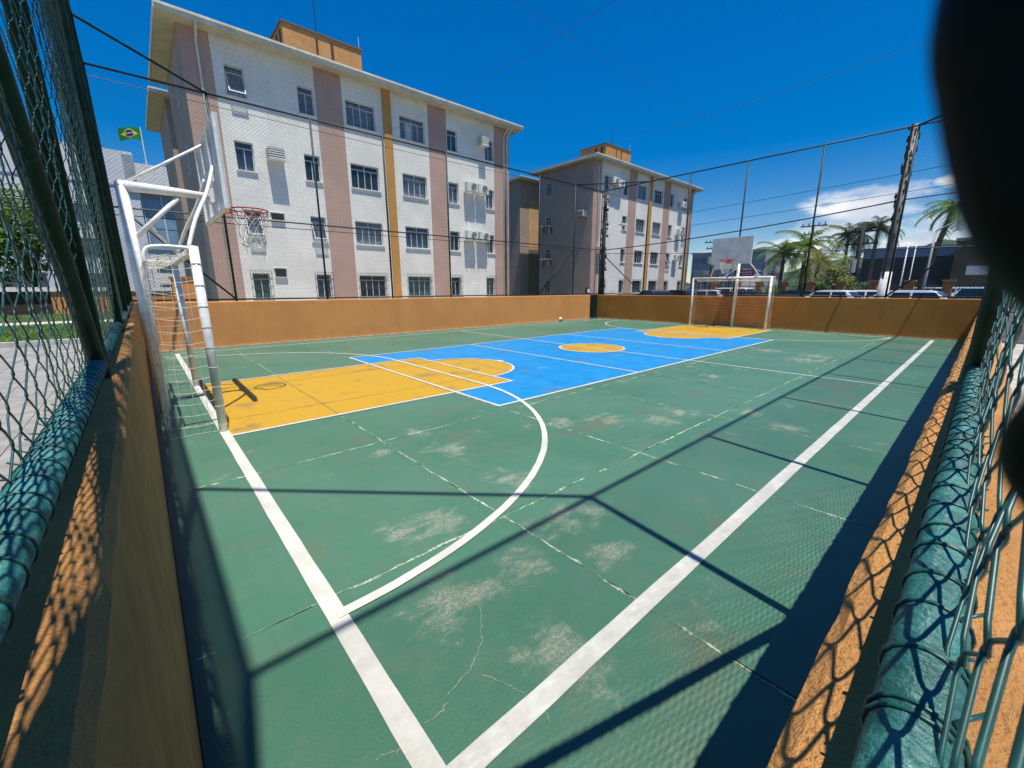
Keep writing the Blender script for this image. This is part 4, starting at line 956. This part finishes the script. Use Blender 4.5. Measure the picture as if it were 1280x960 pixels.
# hill and city
hl = MB()
def hillf(u, v):
    y = -160+420*u; return (230+60*v, y, -1+(6+13*math.exp(-((y-20)/70)**2)+9*math.exp(-((y+40)/60)**2)+2*math.sin(y*.13)+1.2*math.sin(y*.41))*math.sin(v*PI*.5))
hl.grid(hillf, 90, 6); struct(hl.build('hill', mat('hill_green', (.05, .09, .04), .9, .4, .12), smooth=True))
def block(name, label, px0, px1, ytop, X, dep, m_, rows=0, cols=0, wmat=wm_, roof=None, yb=360):
    a = on(px0, 360, 0, X); b = on(px1, 360, 0, X); zt = float(on((px0+px1)/2, ytop, 0, X)[2]); y1, y0 = float(a[1]), float(b[1])
    t = thing(name, label, 'building', (X, (y0+y1)/2, 0))
    MB().box((X, y0, 0), (X+dep, y1, zt)).build('wall', m_, t)
    MB().box((X-.15, y0-.15, zt), (X+dep+.15, y1+.15, zt+.3)).build('roof', roof or pale2, t)
    for i in range(cols):
        for j in range(rows):
            w = (y1-y0)/cols; h = zt/rows
            MB().box((X-.06, y0+w*(i+.15), h*(j+.3)), (X+.02, y0+w*(i+.85), h*(j+.75))).build('window', wmat, t)
    return t, y0, y1, zt
br = mat('brick_brown', (.22, .145, .085), .85, .12, .6, .2, 10, brick=(1.2, .3, .6)); br_shade = mat('cladding_brown_shaded', (.11, .09, .07), .7, .12, .4, brick=(2.5, 5, .4))  # second one: shaded part of the brown building, shade put into the colour
t, y0, y1, zt = block('warehouse', 'long shade-toned brown warehouse wall behind the palms', 1072, 1186, 312, 68, 30, br_shade)
MB().box((67.9, y0, zt-.9), (67.98, y1, zt-.05)).build('fascia', pale2, t)
t, y0, y1, zt = block('brick_building', 'brown brick building with white band windows behind the lamp post', 1184, 1330, 298, 62, 30, br)
for a, b, z0, z1 in ((.60, .86, .46, .60), (.52, .92, .10, .22), (.1, .5, .10, .22), (.2, .45, .46, .60)): MB().box((61.9, y0+(y1-y0)*a, zt*z0), (61.98, y0+(y1-y0)*b, zt*z1)).build('window_band', paint_w, t)
t, y0, y1, zt = block('low_building', 'low grey building between the palms and the warehouse', 1020, 1074, 338, 74, 20, pale2, 2, 5)
glass_t = mat('tower_glass', (.16, .24, .30), .2, .2, .6, spec=.7)
block('distant_tower', 'distant grey-green glass tower behind the far backboard', 922, 952, 313, 150, 15, mat('tower_grey', (.30, .33, .34), .7), 8, 6, glass_t)
block('distant_building', 'dark-roofed grey building with big windows beside the far apartment block', 862, 890, 318, 95, 12, mat('grey_render', (.34, .35, .37), .8), 3, 3)
block('distant_building', 'low pale shop row under the dark-roofed grey building', 866, 925, 339, 80, 10, mat('shop_pale', (.55, .52, .48), .8), 1, 6)
block('distant_building', 'white distant block between the tower and the shop row', 893, 921, 326, 170, 15, paint_w, 6, 5)
block('distant_building', 'far beige block peeping out past the glass tower', 940, 962, 327, 190, 15, mat('far_beige', (.5, .42, .34), .8), 5, 4)
for px, X, w, h, zc, m_, l in ((932, 78, 2.6, 1.5, 3.9, mat('sign_red', (.45, .05, .07), .6), 'red shop sign on posts behind the far goal'), (968, 60, 2.0, 1.2, 3.1, paint_w, 'white roadside sign beside the palm clump'), (905, 76, 2.2, 1.2, 3.2, mat('sign_blue', (.08, .14, .4), .6), 'blue shop sign behind the white van'), (884, 79, 2.4, .9, 4.3, mat('sign_ochre', (.5, .36, .08), .6), 'ochre sign over the shop row')):
    y = float(on(px, 345, 0, X)[1]); t = thing('roadside_sign', l, 'sign', (X, y, 0))
    MB().box((X-.06, y-w/2, zc-h/2), (X+.06, y+w/2, zc+h/2)).build('board', m_, t)
    for s_ in (-.3, .3): MB().cyl((X+.1, y+s_*w, 0), (X+.1, y+s_*w, zc), .06, 6).build('post', pale2, t)
    for k in range(3): MB().box((X-.08, y-w*.38, zc+h*(.22-.24*k)-.06), (X-.062, y+w*(.38-.15*(k % 2)), zc+h*(.22-.24*k)+.06)).build('print_bar', paint_w if m_ is not paint_w else MATS['sign_red'], t.children[0])
# street poles
def spole(label, px, ytop, X, r, m_, arm=None, ca=False):
    y = float(on(px, 362, 0, X)[1]); z = float(on(px, ytop, 0, X)[2]); t = thing('street_pole', label, 'pole', (X, y, 0))
    MB().tube([(X, y, 0), (X, y, z)], [r, r*.65], 8).build('shaft', m_, t, smooth=True)
    if ca:
        for k, zz in enumerate((z-.2, z-1.1)):
            c = MB().box((X-.06, y-1.3+.3*k, zz), (X+.06, y+1.3-.3*k, zz+.12)).build('crossarm', dark_c, t)
            for s_ in (-1.1, -.5, .5, 1.1): MB().lathe((X, y+s_*(1-.25*k), zz+.12), [(0, .05), (.08, .07), (.16, .05), (.22, .06), (.3, .02)], 6).build('insulator', dark_c, c)
        MB().cyl((X-.3, y+.3, z-3.2), (X-.3, y+.3, z-2.2), .28, 10).build('transformer', pale2, t)
    if arm:
        a = MB().tube(smooth_pts([(X, y, z), (X, y+arm*.4, z+.5), (X, y+arm, z+.75)]), .04, 6).build('lamp_arm', m_, t); MB().box((X-.15, y+arm-.3, z+.7), (X+.15, y+arm+.3, z+.84)).build('lamp_head', pale2, a)
spole('dark utility pole with crossarms in front of the dark palms', 1066, 288, 42, .16, dark_c, ca=True)
spole('thin utility pole with crossarm rising behind the palm clump', 1005, 282, 60, .16, dark_c, ca=True)
spole('small utility pole with crossarm beside the far apartment block', 886, 302, 64, .15, dark_c, ca=True)
spole('slim white pole between concrete pole and windy palm', 1124, 304, 34, .045, white_m)
spole('second slim white pole near the windy palm', 1134, 306, 36, .035, white_m)
spole('grey street lamp with long arm beside the brick building', 1154, 290, 33, .065, pale2, arm=-2.2)
# cars
def prof(mb, stations, W):   # stations: (x, [(halfwidth, z) ...]) lofted with mirrored sections
    n = len(stations[0][1])*2; i0 = len(mb.v)
    for x, sec in stations:
        for hw_, z in sec: mb.v.append((x, -hw_*W, z))
        for hw_, z in reversed(sec): mb.v.append((x, hw_*W, z))
    for a in range(len(stations)-1):
        for j in range(n): mb.f.append((i0+a*n+j, i0+(a+1)*n+j, i0+(a+1)*n+(j+1) % n, i0+a*n+(j+1) % n))
    mb.f += [tuple(i0+j for j in range(n)), tuple(i0+(len(stations)-1)*n+j for j in range(n))[::-1]]
def car(label, loc, rz, paint, suv=False, name='parked_car', cat='car'):
    t = thing(name, label, cat, loc, 'cars parked beyond the far wall', rz)
    hr = 1.62 if suv else 1.46; hb = .98 if suv else .92; L2 = 2.15
    L = lambda mb, n, m_, p=t, **k: mb.build(n, m_, p, local=True, **k)
    sec = lambda zb, zt, w=1: [(.80*w, zb), (.97*w, zb+.12), (1.0*w, zb+.38), (.97*w, zt-.06), (.86*w, zt)]
    body = MB(); prof(body, [(-L2, sec(.36, hb-.16, .86)), (-L2+.12, sec(.26, hb-.06, .95)), (-1.5, sec(.22, hb)), (-.2, sec(.22, hb)), (.9, sec(.22, hb-.02)), (1.5, sec(.22, hb-.10)), (L2-.14, sec(.24, hb-.20, .94)), (L2, sec(.36, hb-.30, .84))], .88)
    L(body, 'body', paint, smooth=False, bevel=.03)
    rx0, rx1 = (-1.75, .35) if suv else (-1.15, .25)
    cab = MB(); prof(cab, [(rx0-.55 if not suv else rx0-.2, [(.84, hb-.02), (.83, hb+.0)]), (rx0, [(.86, hb-.02), (.70, hr-.06)]), (rx0+.35, [(.86, hb-.02), (.70, hr)]), (rx1-.3, [(.86, hb-.02), (.70, hr)]), (rx1, [(.86, hb-.02), (.69, hr-.04)]), (rx1+.85, [(.84, hb-.03), (.83, hb-.01)])], .88)
    L(cab, 'roof', paint, bevel=.02)
    W = .88
    for s_ in (-1, 1):
        for a, b in ((rx0-.1, (rx0+rx1)/2-.05), ((rx0+rx1)/2+.03, rx1+.25)):
            k = lambda x, z: (x, s_*W*(.86+(.70-.86)*(z-hb)/(hr-hb))+s_*.008, z)
            z0, z1 = hb+.04, hr-.09; dx = .22 if b > .2 else 0; dx0 = .1 if a < rx0 else 0
            gl = MB(); gl.quad(k(a-dx0*.6, z0), k(b+dx*.6, z0), k(b-dx*.7, z1), k(a+dx0*1.4, z1)); L(gl, 'side_window', car_glass)
    g1 = MB(); g1.quad((rx1+.75, -.70, hb+.03), (rx1+.75, .70, hb+.03), (rx1+.06, .56, hr-.06), (rx1+.06, -.56, hr-.06)); g1.v = [(x+.025, y, z+.02) for x, y, z in g1.v]; L(g1, 'windscreen', car_glass)
    g3 = MB(); xr = rx0-.5 if not suv else rx0-.18; g3.quad((xr, .68, hb+.04), (xr, -.68, hb+.04), (rx0-.0, -.56, hr-.10), (rx0-.0, .56, hr-.10)); g3.v = [(x-.03, y, z+.015) for x, y, z in g3.v]; L(g3, 'rear_window', car_glass)
    for x in (-1.35, 1.32):
        for s_ in (-1, 1):
            w = L(MB().tube([(x, s_*.66, .32), (x, s_*.86, .32)], .32, 20), 'wheel', wire_k); L(MB().tube([(x, s_*.855, .32), (x, s_*.872, .32)], .2, 14), 'rim', frame_m, w)
    for s_ in (-1, 1):
        L(MB().box((L2-.16, s_*.60-.16, hb-.36), (L2-.02, s_*.60+.16, hb-.24)), 'headlight', paint_w, bevel=.02); L(MB().box((-L2+.0, s_*.62-.14, hb-.3), (-L2+.12, s_*.62+.14, hb-.14)), 'tail_light', red_m, bevel=.02)
        L(MB().box((rx1+.45, s_*.90-.06, hb+.02), (rx1+.58, s_*.90+.08, hb+.14)), 'mirror', paint, bevel=.02)
    return t
cw = mat('car_white', (.76, .77, .78), .25, .02, 3, spec=.6); cs = mat('car_silver', (.50, .54, .58), .3, .03, 3, spec=.6); cd = mat('car_dark', (.03, .04, .055), .25, .05, 3, spec=.6); cb = mat('car_black', (.015, .015, .017), .25, .05, 3, spec=.6)
def at_px(px, X): return (X, float(on(px, 362, 0, X)[1]), -.006)
car('white sedan parked behind the far wall, nearest the palm clump', at_px(1034, 29.5), R(82), cw)
car('white sedan parked in front of the crossarm pole', at_px(1070, 31.5), R(100), cw)
car('silver-blue wagon right behind the whitewashed pole foot', at_px(1117, 28), R(84), cs)
car('white sedan parked beside the silver-blue wagon, away from the palm clump', at_px(1162, 27), R(264), cw)
car('dark blue car parked at the foot of the far apartment block', at_px(815, 26), R(60), cd)
car('black car parked between the far apartment block and the silver car', at_px(845, 30), R(80), cb)
car('silver car parked between dark car and white van', at_px(880, 32), R(95), cs)
car('tall white van parked behind the far goal', at_px(907, 33), R(85), cw, True)
car('black car behind the far goal, beside the tall white van', at_px(940, 31), R(272), cb)
car('black car parked in front of the palm clump', at_px(990, 30), R(88), cb)
car('tall white pickup beyond the brick pillar fence by the brown building', at_px(1178, 44), R(90), cw, True)
car('white car beyond the fence pillars near the brick building', at_px(1216, 42), R(85), cw, True)
car('silver car beyond the pillar fence, beside the tall white pickup', at_px(1140, 46), R(85), cs, True)
